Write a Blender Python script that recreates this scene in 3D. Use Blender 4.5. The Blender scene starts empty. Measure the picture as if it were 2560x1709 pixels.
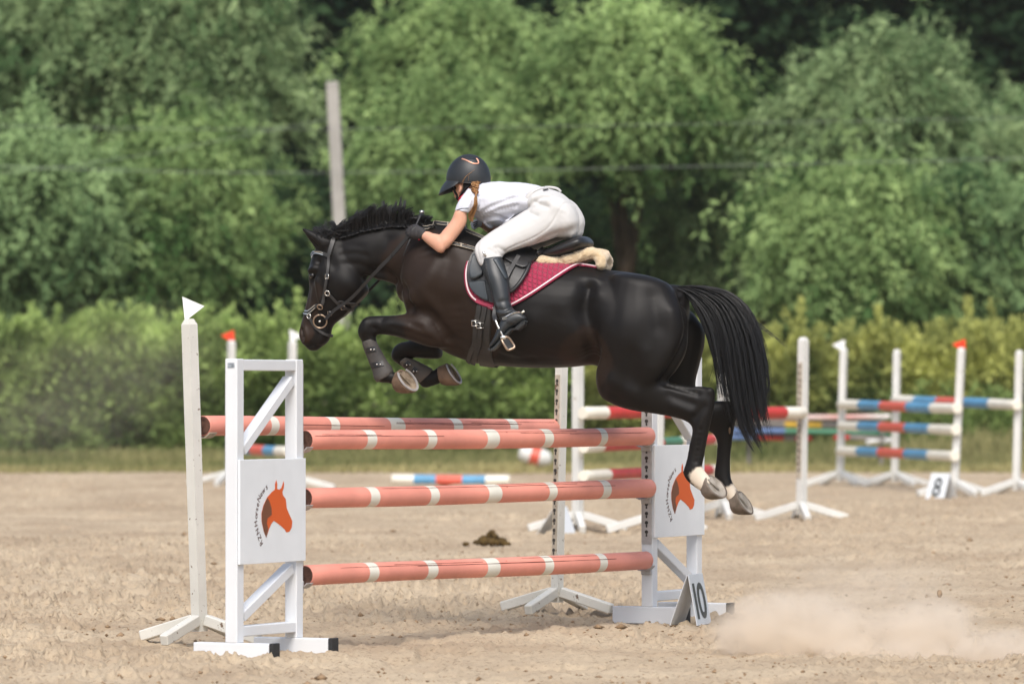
import bpy, bmesh, math, random
import numpy as np
from mathutils import Vector, Matrix
from mathutils.bvhtree import BVHTree

R = math.radians
rnd = random.Random(7)
rng = np.random.default_rng(11)
SC = bpy.context.scene
COL = SC.collection

# ------------------------------------------------------------------ camera, world, sun, exposure
FPX, CAMH, HZ = 12800.0, 1.305, 982.0          # focal length in photo pixels, eye height, horizon row
CAM = Vector((0, 0, CAMH))
cd = bpy.data.cameras.new("Camera")
cam = bpy.data.objects.new("Camera", cd)
COL.objects.link(cam)
cam.location = CAM
cam.rotation_euler = (R(90), 0, 0)
cd.sensor_width = 36
cd.lens = 36 * FPX / 2560
cd.shift_y = (HZ - 854.5) / 2560
cd.clip_start, cd.clip_end = 0.5, 3000
cd.dof.use_dof = True
cd.dof.focus_distance = 27.6
cd.dof.aperture_fstop = 3.2
SC.camera = cam

SUN_EL, SUN_AZ = R(52), R(180)                 # azimuth the light comes from, clockwise from +Y
w = bpy.data.worlds.new("World")
SC.world = w
w.use_nodes = True
nt = w.node_tree
bg = nt.nodes["Background"]
sky = nt.nodes.new("ShaderNodeTexSky")
sky.sky_type = 'NISHITA'
sky.sun_disc = False
sky.sun_elevation = SUN_EL
sky.sun_rotation = SUN_AZ
sky.dust_density = 3.0
sky.air_density = 1.0
hs = nt.nodes.new("ShaderNodeHueSaturation")
hs.inputs["Saturation"].default_value = 0.8
nt.links.new(sky.outputs[0], hs.inputs["Color"])
nt.links.new(hs.outputs[0], bg.inputs[0])
bg.inputs[1].default_value = 0.15
sd = bpy.data.lights.new("sun", 'SUN')
sd.energy = 2.8
sd.angle = R(35)
sd.color = (1.0, 0.955, 0.90)
so = bpy.data.objects.new("sun", sd)
COL.objects.link(so)
sdir = Vector((math.sin(SUN_AZ) * math.cos(SUN_EL), math.cos(SUN_AZ) * math.cos(SUN_EL), math.sin(SUN_EL)))
so.rotation_euler = sdir.to_track_quat('Z', 'Y').to_euler()
SC.view_settings.view_transform = 'Standard'
SC.view_settings.look = 'None'
SC.view_settings.exposure = 0.25
SC.view_settings.gamma = 1.0
SC.cycles.use_denoising = True
SC.cycles.max_bounces = 8
SC.cycles.volume_bounces = 4

# ------------------------------------------------------------------ photo geometry helpers
ZO = {'A': (720, 380, 2.61375), 'B': (1100, 380, 5.2275), 'C': (720, 480, 3.5625), 'D': (860, 740, 4.698),
      'E': (1120, 580, 4.3548), 'F': (1440, 640, 2.3056), 'H': (1010, 500, 9.7875), 'V': (0, 0, 0.91758),
      'S': (0, 0, 1.0)}

def zz(z, x, y):
    a, b, s = ZO[z]
    return a + x / s, b + y / s

def ray(px, py):
    return Vector(((px - 1280) / FPX, 1.0, (HZ - py) / FPX))

def at(px, py, Y):
    return CAM + ray(px, py) * Y

SLOPE = 0.008
def gz(y):
    return SLOPE * (y - 26)

def gpt(px, py):                               # where a pixel meets the sloping ground
    Y = (CAMH + SLOPE * 26) * FPX / ((py - HZ) + SLOPE * FPX)
    p = at(px, py, Y)
    return Vector((p.x, p.y, gz(p.y)))

def vg(x, y):
    return gpt(*zz('V', x, y))

def va(x, y, Y):
    return at(*zz('V', x, y), Y)

PSI = R(12)
C0 = Vector((0, 28.0, 0))
TAN = Vector((math.cos(PSI), -math.sin(PSI), 0))
NRM = Vector((-math.sin(PSI), -math.cos(PSI), 0))   # towards the horse's near side

def HP(px, py, off=0.0):                       # onto a plane parallel to the horse's median plane
    r = ray(px, py)
    k = ((C0 - CAM).dot(NRM) + off) / r.dot(NRM)
    return CAM + r * k

def hz(z, x, y, off=0.0):
    return HP(*zz(z, x, y), off)

def reflect(p):
    return p - NRM * (2 * (p - C0).dot(NRM))

def catmull(P, sub):
    P = np.asarray(P, float)
    n = len(P)
    if n < 3:
        t = np.linspace(0, 1, sub + 1)[:, None]
        return P[0] * (1 - t) + P[-1] * t
    out = []
    for i in range(n - 1):
        p1, p2 = P[i], P[i + 1]
        p0 = P[i - 1] if i else 2 * p1 - p2
        p3 = P[i + 2] if i + 2 < n else 2 * p2 - p1
        for k in range(sub):
            t = k / sub
            out.append(0.5 * (2 * p1 + (p2 - p0) * t + (2 * p0 - 5 * p1 + 4 * p2 - p3) * t * t
                              + (3 * p1 - p0 - 3 * p2 + p3) * t ** 3))
    out.append(P[-1])
    return np.array(out)

def ss(e0, e1, x):
    t = np.clip((x - e0) / (e1 - e0), 0, 1)
    return t * t * (3 - 2 * t)

# ------------------------------------------------------------------ object helpers
ORG = {}

def tag(o, label=None, cat=None, group=None, kind=None):
    if label: o['label'] = label
    if cat: o['category'] = cat
    if group: o['group'] = group
    if kind: o['kind'] = kind
    return o

def thing(name, label, cat, loc, group=None):
    o = bpy.data.objects.new(name, None)
    o.empty_display_size = 0.1
    COL.objects.link(o)
    o.location = loc
    ORG[o.name] = Vector(loc)
    return tag(o, label, cat, group)

class MB:
    def __init__(self):
        self.v, self.f, self.m = [], [], []

    def add(self, vs, fs, mi=0):
        b = len(self.v)
        self.v.extend(Vector(p) for p in vs)
        for f in fs:
            self.f.append(tuple(b + i for i in f))
            self.m.append(mi)
        return b

    def box(self, o, A, B, Z, a, b, z, mi=0, bev=0.004):
        A, B, Z = Vector(A).normalized(), Vector(B).normalized(), Vector(Z).normalized()
        o = Vector(o)
        e = min(bev, abs(a[1] - a[0]) * .3, abs(b[1] - b[0]) * .3, abs(z[1] - z[0]) * .3)
        bm = bmesh.new()
        vs = [bm.verts.new((x, y, q)) for x in a for y in b for q in z]
        for f in ((0, 1, 3, 2), (4, 6, 7, 5), (0, 4, 5, 1), (2, 3, 7, 6), (0, 2, 6, 4), (1, 5, 7, 3)):
            bm.faces.new([vs[i] for i in f])
        if e > 0:
            bmesh.ops.bevel(bm, geom=bm.edges[:], offset=e, segments=1, affect='EDGES')
        bm.verts.index_update()
        self.add([o + A * v.co.x + B * v.co.y + Z * v.co.z for v in bm.verts],
                 [[v.index for v in f.verts] for f in bm.faces], mi)
        bm.free()

    def bar(self, p, q, wa, wb, side, mi=0, bev=0.004):   # a beam from p to q, wa across side, wb across the other
        p, q = Vector(p), Vector(q)
        Z = (q - p).normalized()
        A = Vector(side)
        A = (A - Z * A.dot(Z)).normalized()
        B = Z.cross(A)
        self.box(p, A, B, Z, (-wa / 2, wa / 2), (-wb / 2, wb / 2), (0, (q - p).length), mi, bev)

    def rings(self, rs, mi=0, cap=True):
        n = len(rs[0])
        b = len(self.v)
        for r in rs:
            self.v.extend(r)
        for i in range(len(rs) - 1):
            for k in range(n):
                k2 = (k + 1) % n
                self.f.append((b + i * n + k, b + i * n + k2, b + (i + 1) * n + k2, b + (i + 1) * n + k))
                self.m.append(mi if not callable(mi) else mi(i))
        if cap:
            for e, rev in ((0, True), (len(rs) - 1, False)):
                ids = [b + e * n + k for k in range(n)]
                self.f.append(tuple(ids[::-1] if rev else ids))
                self.m.append(mi if not callable(mi) else mi(min(e, len(rs) - 2)))

    def tube(self, pts, rad, seg=8, mi=0, flat=1.0, up=None):
        pts = [Vector(p) for p in pts]
        n = len(pts)
        if not hasattr(rad, '__len__'):
            rad = [rad] * n
        rs = []
        a = None
        for i in range(n):
            t = (pts[min(i + 1, n - 1)] - pts[max(i - 1, 0)]).normalized()
            if a is None:
                a = Vector(up) if up is not None else (Vector((0, 0, 1)) if abs(t.z) < .9 else Vector((1, 0, 0)))
            a = (a - t * a.dot(t)).normalized()
            b = t.cross(a)
            rs.append([pts[i] + a * (rad[i] * math.cos(2 * math.pi * k / seg)) +
                       b * (rad[i] * flat * math.sin(2 * math.pi * k / seg)) for k in range(seg)])
        self.rings(rs, mi)

    def loft(self, rows, sub=5, seg=26, cap=0.7, sc=1.0, mirror=False, ex=2.0, mi=0):
        P = catmull(rows, sub)
        C, U, W = [], [], []
        for tx, ty, bx, by, wd, c in P:
            T, B = HP(tx, ty, c), HP(bx, by, c)
            C.append((T + B) / 2); U.append((T - B) / 2 * sc); W.append(max(wd, .001) * sc)
        data = list(zip(C, U, W))
        def ext(i0, i1):
            d = (C[i0] - C[i1])
            d = d.normalized() if d.length > 1e-6 else TAN
            h = cap * min(U[i0].length, W[i0])
            return [(C[i0] + d * (h * math.sin(a)), U[i0] * math.cos(a), W[i0] * math.cos(a)) for a in (R(30), R(58), R(80))]
        if cap > 0:
            data = ext(0, 1)[::-1] + data + ext(len(C) - 1, len(C) - 2)
        rs = []
        for c, u, wd in data:
            ring = []
            for k in range(seg):
                a = 2 * math.pi * k / seg
                ca, sa = math.cos(a), math.sin(a)
                ca = math.copysign(abs(ca) ** (2 / ex), ca)
                sa = math.copysign(abs(sa) ** (2 / ex), sa)
                p = c + u * ca + NRM * (wd * sa)
                ring.append(reflect(p) if mirror else p)
            rs.append(ring[::-1] if mirror else ring)
        self.rings(rs, mi)

    def blob(self, c, r, seg=14, mi=0, rough=0.0, rot=None):
        c = Vector(c)
        rs = []
        M = rot or Matrix.Identity(3)
        for i in range(1, seg // 2):
            a = math.pi * i / (seg // 2)
            ring = []
            for k in range(seg):
                b = 2 * math.pi * k / seg
                q = 1 + (rnd.uniform(-rough, rough) if rough else 0)
                ring.append(c + M @ Vector((r[0] * math.sin(a) * math.cos(b) * q, r[1] * math.sin(a) * math.sin(b) * q, r[2] * math.cos(a) * q)))
            rs.append(ring)
        self.rings(rs[::-1], mi)

    def strip(self, pts, nrms, wd, th, mi=0):             # a flat strap along pts, lifted along nrms
        n = len(pts)
        rs = []
        for i in range(n):
            t = (pts[min(i + 1, n - 1)] - pts[max(i - 1, 0)]).normalized()
            nn = (nrms[i] - t * nrms[i].dot(t)).normalized()
            s = t.cross(nn)
            ww = wd[i] if hasattr(wd, '__len__') else wd
            rs.append([pts[i] - s * ww / 2, pts[i] + s * ww / 2, pts[i] + s * ww / 2 * .86 + nn * th, pts[i] - s * ww / 2 * .86 + nn * th])
        self.rings(rs, mi)

    def poly(self, pts, nrm, th, mi=0):                    # flat polygon plate of thickness th
        nrm = Vector(nrm).normalized()
        pts = [Vector(p) for p in pts]
        n = len(pts)
        b = self.add(pts + [p + nrm * th for p in pts], [tuple(range(n))[::-1], tuple(range(n, 2 * n))] +
                     [(i, (i + 1) % n, n + (i + 1) % n, n + i) for i in range(n)], mi)
        return b

    def build(self, name, mats, parent=None, origin=None, smooth=False, fix=True):
        if origin is None:
            origin = ORG[parent.name] if parent else Vector((0, 0, 0))
        origin = Vector(origin)
        me = bpy.data.meshes.new(name)
        me.from_pydata([tuple(p - origin) for p in self.v], [], self.f)
        for m in (mats if isinstance(mats, (list, tuple)) else [mats]):
            me.materials.append(m)
        if any(self.m):
            me.polygons.foreach_set("material_index", self.m)
        if fix:
            bm = bmesh.new(); bm.from_mesh(me)
            bmesh.ops.recalc_face_normals(bm, faces=bm.faces[:])
            bm.to_mesh(me); bm.free()
        if smooth:
            me.polygons.foreach_set("use_smooth", [True] * len(me.polygons))
        me.update()
        return link(name, me, parent, origin)

def link(name, me, parent=None, origin=None):
    o = bpy.data.objects.new(name, me)
    COL.objects.link(o)
    if parent:
        o.parent = parent
        d = Vector(origin) - ORG[parent.name] if origin is not None else Vector((0, 0, 0))
        o.location = d
        ORG[o.name] = ORG[parent.name] + d
    else:
        o.location = origin if origin is not None else (0, 0, 0)
        ORG[o.name] = Vector(o.location)
    return o

def np_mesh(name, V, F, mats, tint=None, smooth=False):
    me = bpy.data.meshes.new(name)
    V = np.ascontiguousarray(V, np.float32); F = np.ascontiguousarray(F, np.int32)
    me.vertices.add(len(V)); me.vertices.foreach_set("co", V.ravel())
    k = F.shape[1]
    me.loops.add(F.size); me.loops.foreach_set("vertex_index", F.ravel())
    me.polygons.add(len(F)); me.polygons.foreach_set("loop_start", np.arange(0, F.size, k, dtype=np.int32))
    me.update(calc_edges=True)
    for m in (mats if isinstance(mats, (list, tuple)) else [mats]):
        me.materials.append(m)
    if tint is not None:
        a = me.color_attributes.new("tint", 'FLOAT_COLOR', 'POINT')
        c = np.ones((len(V), 4), np.float32); c[:, :3] = np.asarray(tint)[:, None] if np.ndim(tint) == 1 else tint
        a.data.foreach_set("color", c.ravel())
    if smooth:
        me.polygons.foreach_set("use_smooth", [True] * len(me.polygons))
    return me

def remesh(mb, voxel, smooth=4, fac=0.5):                  # fuse overlapping lofts into one continuous skin
    me = bpy.data.meshes.new("tmp")
    me.from_pydata([tuple(p) for p in mb.v], [], mb.f)
    bm = bmesh.new(); bm.from_mesh(me)
    bmesh.ops.recalc_face_normals(bm, faces=bm.faces[:])
    bm.to_mesh(me); bm.free()
    o = bpy.data.objects.new("tmp", me); COL.objects.link(o)
    m = o.modifiers.new("r", 'REMESH'); m.mode = 'VOXEL'; m.voxel_size = voxel
    if smooth:
        s = o.modifiers.new("s", 'SMOOTH'); s.factor = fac; s.iterations = smooth
    dg = bpy.context.evaluated_depsgraph_get(); dg.update()
    res = bpy.data.meshes.new_from_object(o.evaluated_get(dg))
    bpy.data.objects.remove(o); bpy.data.meshes.remove(me)
    res.polygons.foreach_set("use_smooth", [True] * len(res.polygons))
    return res

def verts(me):
    a = np.empty(len(me.vertices) * 3, np.float32); me.vertices.foreach_get("co", a); return a.reshape(-1, 3)

def norms(me):
    a = np.empty(len(me.vertices) * 3, np.float32); me.vertices.foreach_get("normal", a); return a.reshape(-1, 3)

def setv(me, V):
    me.vertices.foreach_set("co", np.ascontiguousarray(V, np.float32).ravel()); me.update()

def bvh_of(me):
    return BVHTree.FromPolygons([v.co.copy() for v in me.vertices], [tuple(p.vertices) for p in me.polygons])

def hit(bvh, px, py, off=0.0, fb=0.1):
    d = ray(px, py).normalized()
    loc, nn, i, dist = bvh.ray_cast(CAM, d)
    if loc is None:
        p = HP(px, py, fb)
        loc, nn, i, dist = bvh.find_nearest(p)
        if nn.dot(NRM) < 0 and (p - loc).dot(nn) < 0: nn = -nn
    return loc + nn * off, nn

def placed(me, name, mats, parent=None, origin=None):      # link a world-space mesh with its own origin
    if origin is None:
        origin = ORG[parent.name] if parent else Vector((0, 0, 0))
    me.transform(Matrix.Translation(-Vector(origin)))
    me.materials.clear()
    for m in (mats if isinstance(mats, (list, tuple)) else [mats]):
        me.materials.append(m)
    me.name = name
    return link(name, me, parent, origin)

def hstrap(mb, bvh, z, pts, wd, off, th, sub=5, mi=0, mirror=False):
    P = catmull(pts, sub)
    L, N = [], []
    for x, y in P:
        l, n = hit(bvh, *zz(z, x, y), off)
        L.append(l); N.append(n)
    for _ in range(2):                                     # even the strap out where it crosses bumps
        N = [(N[max(i - 1, 0)] + N[i] + N[min(i + 1, len(N) - 1)]).normalized() for i in range(len(N))]
        L = [L[i] if i in (0, len(L) - 1) else (L[i - 1] + L[i] * 2 + L[i + 1]) / 4 for i in range(len(L))]
    if mirror != 'only':
        mb.strip(L, N, wd, th, mi)
    if mirror:
        M = [m - NRM * (2 * m.dot(NRM)) for m in N]
        mb.strip([reflect(l) for l in L], M, wd, th, mi)
    return L, N

def sheet(mb, bvh, z, top, bot, nu, nv, off, th, mi=0, mirror=False):
    a, b = resample(top, nu), resample(bot, nu)
    G = []
    for i in range(nu):
        row = []
        for j in range(nv):
            t = j / (nv - 1)
            x, y = a[i] * (1 - t) + b[i] * t
            l, n = hit(bvh, *zz(z, x, y), off)
            row.append([l, n])
        G.append(row)
    for sgn in ((-1,) if mirror == 'only' else (1, -1) if mirror else (1,)):
        f = (lambda p: p) if sgn > 0 else reflect
        fn = (lambda q: q) if sgn > 0 else (lambda q: q - NRM * (2 * q.dot(NRM)))
        vs = [f(G[i][j][0]) for i in range(nu) for j in range(nv)] + [f(G[i][j][0]) + fn(G[i][j][1]) * th for i in range(nu) for j in range(nv)]
        K = nu * nv
        fs = []
        for i in range(nu - 1):
            for j in range(nv - 1):
                q = (i * nv + j, (i + 1) * nv + j, (i + 1) * nv + j + 1, i * nv + j + 1)
                fs.append(tuple(K + x for x in q)); fs.append(q[::-1])
        edge = [(i, 0) for i in range(nu)] + [(nu - 1, j) for j in range(1, nv)] + [(i, nv - 1) for i in range(nu - 2, -1, -1)] + [(0, j) for j in range(nv - 2, 0, -1)]
        for k in range(len(edge)):
            p, q = edge[k], edge[(k + 1) % len(edge)]
            p, q = p[0] * nv + p[1], q[0] * nv + q[1]
            fs.append((p, q, K + q, K + p))
        mb.add(vs, fs, mi)
    return G

def resample(pts, n):
    P = catmull(pts, 12)
    d = np.r_[0, np.cumsum(np.linalg.norm(np.diff(P, axis=0), axis=1))]
    t = np.linspace(0, d[-1], n)
    return np.c_[np.interp(t, d, P[:, 0]), np.interp(t, d, P[:, 1])]

# ------------------------------------------------------------------ materials
def mat(name, col, rough=0.6, spec=0.5, metal=0.0, var=0.0, vscale=8.0, col2=None, bump=0.0, bscale=40.0,
        bdist=0.01, detail=4.0, sheen=0.0, coat=0.0, sss=0.0, stretch=None, chips=None):
    m = bpy.data.materials.new(name)
    m.use_nodes = True
    n, l = m.node_tree.nodes, m.node_tree.links
    b = n["Principled BSDF"]
    b.inputs["Base Color"].default_value = (*col, 1)
    b.inputs["Roughness"].default_value = rough
    b.inputs["Specular IOR Level"].default_value = spec
    b.inputs["Metallic"].default_value = metal
    b.inputs["Sheen Weight"].default_value = sheen
    b.inputs["Coat Weight"].default_value = coat
    if sss:
        b.inputs["Subsurface Weight"].default_value = sss
        b.inputs["Subsurface Radius"].default_value = (0.01, 0.004, 0.002)
        b.inputs["Subsurface Scale"].default_value = 0.6
    tc = n.new("ShaderNodeTexCoord")
    src = tc.outputs["Object"]
    if stretch:
        mp = n.new("ShaderNodeMapping"); mp.inputs["Scale"].default_value = stretch
        l.new(src, mp.inputs[0]); src = mp.outputs[0]
    out = None
    if var or col2:
        t = n.new("ShaderNodeTexNoise"); t.inputs["Scale"].default_value = vscale; t.inputs["Detail"].default_value = detail
        l.new(src, t.inputs["Vector"])
        r = n.new("ShaderNodeValToRGB")
        r.color_ramp.elements[0].position, r.color_ramp.elements[1].position = 0.32, 0.68
        c2 = col2 or tuple(min(1, c * (1 + var)) for c in col)
        c1 = col if col2 else tuple(c * (1 - var) for c in col)
        r.color_ramp.elements[0].color = (*c1, 1); r.color_ramp.elements[1].color = (*c2, 1)
        l.new(t.outputs["Fac"], r.inputs[0])
        out = r.outputs[0]
    if chips:                                             # worn spots: colour, threshold, scale
        cc, th, cs = chips
        t = n.new("ShaderNodeTexNoise"); t.inputs["Scale"].default_value = cs; t.inputs["Detail"].default_value = 5
        t.inputs["Roughness"].default_value = 0.65
        l.new(src, t.inputs["Vector"])
        r = n.new("ShaderNodeValToRGB")
        r.color_ramp.elements[0].position, r.color_ramp.elements[1].position = th, th + 0.02
        l.new(t.outputs["Fac"], r.inputs[0])
        mx = n.new("ShaderNodeMix"); mx.data_type = 'RGBA'
        l.new(r.outputs[0], mx.inputs["Factor"])
        if out: l.new(out, mx.inputs[6])
        else: mx.inputs[6].default_value = (*col, 1)
        mx.inputs[7].default_value = (*cc, 1)
        out = mx.outputs[2]
    if out:
        l.new(out, b.inputs["Base Color"])
    if bump:
        t = n.new("ShaderNodeTexNoise"); t.inputs["Scale"].default_value = bscale; t.inputs["Detail"].default_value = 5
        l.new(src, t.inputs["Vector"])
        bp = n.new("ShaderNodeBump"); bp.inputs["Strength"].default_value = bump; bp.inputs["Distance"].default_value = bdist
        l.new(t.outputs["Fac"], bp.inputs["Height"]); l.new(bp.outputs[0], b.inputs["Normal"])
    m["out"] = 0
    return m

def leaf_mat(name, c1, c2, trans=0.35):
    m = bpy.data.materials.new(name); m.use_nodes = True
    n, l = m.node_tree.nodes, m.node_tree.links
    n.remove(n["Principled BSDF"])
    at_ = n.new("ShaderNodeAttribute"); at_.attribute_name = "tint"
    r = n.new("ShaderNodeValToRGB")
    r.color_ramp.elements[0].color = (*c1, 1); r.color_ramp.elements[1].color = (*c2, 1)
    l.new(at_.outputs["Fac"], r.inputs[0])
    d = n.new("ShaderNodeBsdfDiffuse"); t = n.new("ShaderNodeBsdfTranslucent"); mx = n.new("ShaderNodeMixShader")
    mx.inputs[0].default_value = trans
    l.new(r.outputs[0], d.inputs[0]); l.new(r.outputs[0], t.inputs[0])
    l.new(d.outputs[0], mx.inputs[1]); l.new(t.outputs[0], mx.inputs[2])
    l.new(mx.outputs[0], n["Material Output"].inputs[0])
    return m

M = {}
M['white'] = mat("fresh_white_paint", (.68, .70, .725), .42, .5, var=.03, vscale=5, bump=.05, bscale=60, bdist=.002)
M['oldwhite'] = mat("worn_white_paint", (.62, .61, .56), .55, .4, var=.06, vscale=6, bump=.25, bscale=50, bdist=.003, chips=((.16, .11, .075), .645, 30))
M['farwhite'] = mat("dusty_white_paint", (.63, .63, .60), .55, .4, var=.06, vscale=5, chips=((.30, .24, .17), .66, 14))
M['black_rubber'] = mat("black_rubber", (.02, .021, .023), .6, .4, var=.2, vscale=20)
M['galv'] = mat("galvanised_metal", (.42, .40, .39), .5, .5, .35, var=.15, vscale=18)
M['galv_worn'] = mat("worn_keyhole_strip", (.46, .40, .32), .6, .4, .1, var=.25, vscale=16, chips=((.16, .09, .05), .6, 30))
M['hole'] = mat("dark_keyhole", (.05, .045, .042), .8, .2)
M['salmon'] = mat("faded_salmon_paint", (.70, .275, .21), .55, .4, var=.14, vscale=4, bump=.2, bscale=30, bdist=.003, stretch=(.35, 1, 1), chips=((.30, .06, .04), .675, 9))
M['band'] = mat("offwhite_band", (.68, .66, .58), .5, .4, var=.06, vscale=9)
M['endgrain'] = mat("weathered_end_grain", (.09, .045, .032), .85, .2, var=.4, vscale=30, bump=.5, bscale=60)
M['crack'] = mat("dark_wood_crack", (.10, .03, .022), .9, .1)
M['orange'] = mat("orange_print", (.62, .10, .012), .5, .4)
M['brown'] = mat("brown_print", (.16, .055, .024), .5, .4)
M['darktext'] = mat("dark_brown_print", (.07, .022, .018), .5, .4)
M['number'] = mat("dark_grey_print", (.055, .06, .055), .5, .4)
M['plastic'] = mat("white_sign_board", (.72, .75, .78), .35, .5, var=.03, vscale=8)
M['red'] = mat("red_pole_paint", (.46, .035, .028), .45, .5, var=.12, vscale=6)
M['blue'] = mat("blue_pole_paint", (.09, .27, .45), .45, .5, var=.12, vscale=6)
M['coral'] = mat("coral_pole_paint", (.60, .10, .06), .45, .5, var=.1, vscale=6)
M['cream'] = mat("cream_pole_paint", (.74, .70, .60), .45, .5, var=.05, vscale=6)
M['green'] = mat("green_pole_paint", (.05, .18, .10), .45, .5, var=.1, vscale=6)
M['yellow'] = mat("yellow_pole_paint", (.60, .38, .05), .5, .4, var=.1, vscale=6)
M['greyplank'] = mat("grey_plank", (.22, .20, .18), .7, .3, var=.2, vscale=6)
M['pinkwhite'] = mat("pink_and_white_pole", (.55, .28, .25), .6, .3, vscale=1.6, col2=(.62, .58, .54), detail=0)
M['darkblue'] = mat("dark_blue_pole", (.09, .15, .30), .5, .4, var=.1)
M['flagred'] = mat("red_flag", (.80, .05, .015), .6, .3)
M['flagwhite'] = mat("white_flag", (.78, .79, .80), .6, .3)
M['concrete'] = mat("grey_concrete", (.36, .34, .31), .85, .3, var=.15, vscale=3, bump=.2, bscale=20)
M['wire'] = mat("grey_wire", (.30, .32, .30), .6, .3)
M['manure'] = mat("manure", (.045, .028, .010), .9, .2, var=.4, vscale=25, col2=(.11, .07, .022), bump=.8, bscale=60)
M['clod'] = mat("damp_sand_clod", (.26, .18, .11), .95, .1, var=.3, vscale=20, bump=.6, bscale=60)
# tack and clothes
M['leather'] = mat("black_leather", (.012, .012, .013), .42, .5, var=.3, vscale=14, bump=.15, bscale=120, bdist=.002)
M['boot'] = mat("black_boot_leather", (.017, .020, .023), .42, .55, var=.25, vscale=10, bump=.12, bscale=60, bdist=.003)
M['bluegrey'] = mat("blue_grey_leather", (.035, .044, .052), .45, .5, var=.2, vscale=12)
M['steel'] = mat("polished_steel", (.62, .61, .58), .25, .5, .9)
M['bronze'] = mat("bronze_ring", (.40, .30, .22), .3, .5, .8)
M['helmet'] = mat("matt_black_helmet", (.014, .017, .020), .48, .5, var=.1, vscale=10)
M['helmetpanel'] = mat("helmet_panel", (.010, .014, .018), .35, .5)
M['copper'] = mat("rose_copper_trim", (.70, .36, .25), .35, .5, .5)
M['skin'] = mat("skin", (.58, .32, .22), .5, .4, var=.07, vscale=9, col2=(.64, .345, .235), sss=.25, bump=.05, bscale=90, bdist=.002)
M['glove'] = mat("dark_grey_glove", (.035, .033, .035), .75, .3, var=.2, vscale=40, bump=.2, bscale=160, bdist=.002)
M['paleglove'] = mat("pale_grey_glove", (.55, .56, .60), .7, .3, var=.1, vscale=30)
M['hair'] = mat("light_brown_hair", (.20, .095, .035), .5, .5, vscale=30, col2=(.42, .22, .085), stretch=(3, 3, .4))
M['darkhair'] = mat("dark_brown_hair", (.06, .03, .016), .6, .4, var=.3, vscale=40)
M['hoof'] = mat("hoof_horn", (.085, .055, .035), .65, .3, vscale=16, col2=(.22, .145, .095), bump=.3, bscale=40, bdist=.003)
M['hoofdark'] = mat("grey_hoof_horn", (.095, .075, .058), .65, .3, vscale=16, col2=(.20, .165, .135), bump=.3, bscale=40, bdist=.003)
M['sole'] = mat("hoof_sole", (.10, .075, .05), .85, .2, vscale=20, col2=(.28, .22, .16), bump=.6, bscale=40)
M['solehind'] = mat("pale_hoof_sole", (.20, .175, .145), .85, .2, vscale=18, col2=(.36, .33, .29), bump=.7, bscale=30)
M['tendon'] = mat("dusty_boot_shell", (.030, .028, .027), .62, .4, vscale=9, col2=(.07, .062, .055), bump=.15, bscale=60)
M['tendon2'] = mat("dusty_grey_boot_shell", (.075, .067, .060), .7, .3, vscale=9, col2=(.12, .105, .09), bump=.15, bscale=60)
M['eye'] = mat("dark_eye", (.004, .003, .003), .08, .6)
M['fleece'] = mat("sheepskin", (.60, .45, .27), .95, .1, vscale=40, col2=(.72, .58, .39), bump=.8, bscale=170, bdist=.012, sheen=.5)
M['tackleather'] = mat("worn_dark_leather", (.026, .025, .024), .5, .5, var=.3, vscale=14, bump=.15, bscale=120, bdist=.002)
M['piping'] = mat("pale_pink_piping", (.72, .56, .58), .5, .4)
M['binding'] = mat("maroon_binding", (.20, .008, .035), .7, .3)
M['pinkstrap'] = mat("dusty_pink_strap", (.33, .045, .085), .75, .3, var=.15, vscale=40)
M['redcollar'] = mat("red_collar", (.50, .01, .03), .6, .3)
M['sticker'] = mat("grey_sticker", (.25, .28, .31), .5, .4, var=.4, vscale=90)
M['bark'] = mat("brown_bark", (.07, .05, .035), .9, .2, var=.4, vscale=3, bump=.5, bscale=8, bdist=.05)
M['elastic'] = mat("black_elastic", (.015, .015, .016), .8, .2)
# ------------------------------------------------------------------ ground
def h2(ix, iy, s):
    a = (ix.astype(np.int64) * 374761393 + iy.astype(np.int64) * 668265263 + s * 2147483647) & 0xffffffff
    a = ((a ^ (a >> 13)) * 1274126177) & 0xffffffff
    return ((a ^ (a >> 16)) & 0xffff) / 65535.0

def vn(x, y, s=0):
    ix, iy = np.floor(x), np.floor(y)
    fx, fy = x - ix, y - iy
    fx = fx * fx * (3 - 2 * fx); fy = fy * fy * (3 - 2 * fy)
    a, b, c, d = h2(ix, iy, s), h2(ix + 1, iy, s), h2(ix, iy + 1, s), h2(ix + 1, iy + 1, s)
    return (a * (1 - fx) + b * fx) * (1 - fy) + (c * (1 - fx) + d * fx) * fy

def fbm(x, y, o=4, s=0):
    t, amp, q = 0, 0.5, 0
    for i in range(o):
        t = t + amp * vn(x * 2 ** i + 17 * i, y * 2 ** i - 9 * i, s + i); q += amp; amp *= .5
    return t / q

def sand_h(x, y):
    h = (fbm(x * .7, y * .45, 3, 5) - .5) * .05
    big = ss(.42, .62, fbm(x * .28, y * .16, 3, 40))       # trampled patches and smoother ones
    n1 = fbm(x * 10, y * 6, 3, 9)
    n2 = fbm(x * 27, y * 9.5, 3, 21)
    h = h + (.3 + .7 * big) * (ss(.50, .72, n1) * .026 - ss(.55, .25, n1) * .014)
    h = h + (.25 + .75 * big) * (ss(.56, .78, n2) * .036) + (n2 - .5) * .016
    for k in range(3):                                      # hoof scrapes
        q = fbm(x * 2.6 + k * 31, y * 1.5 - k * 13, 2, 60 + k)
        h = h - ss(.70, .82, q) * .03
    return h

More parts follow.
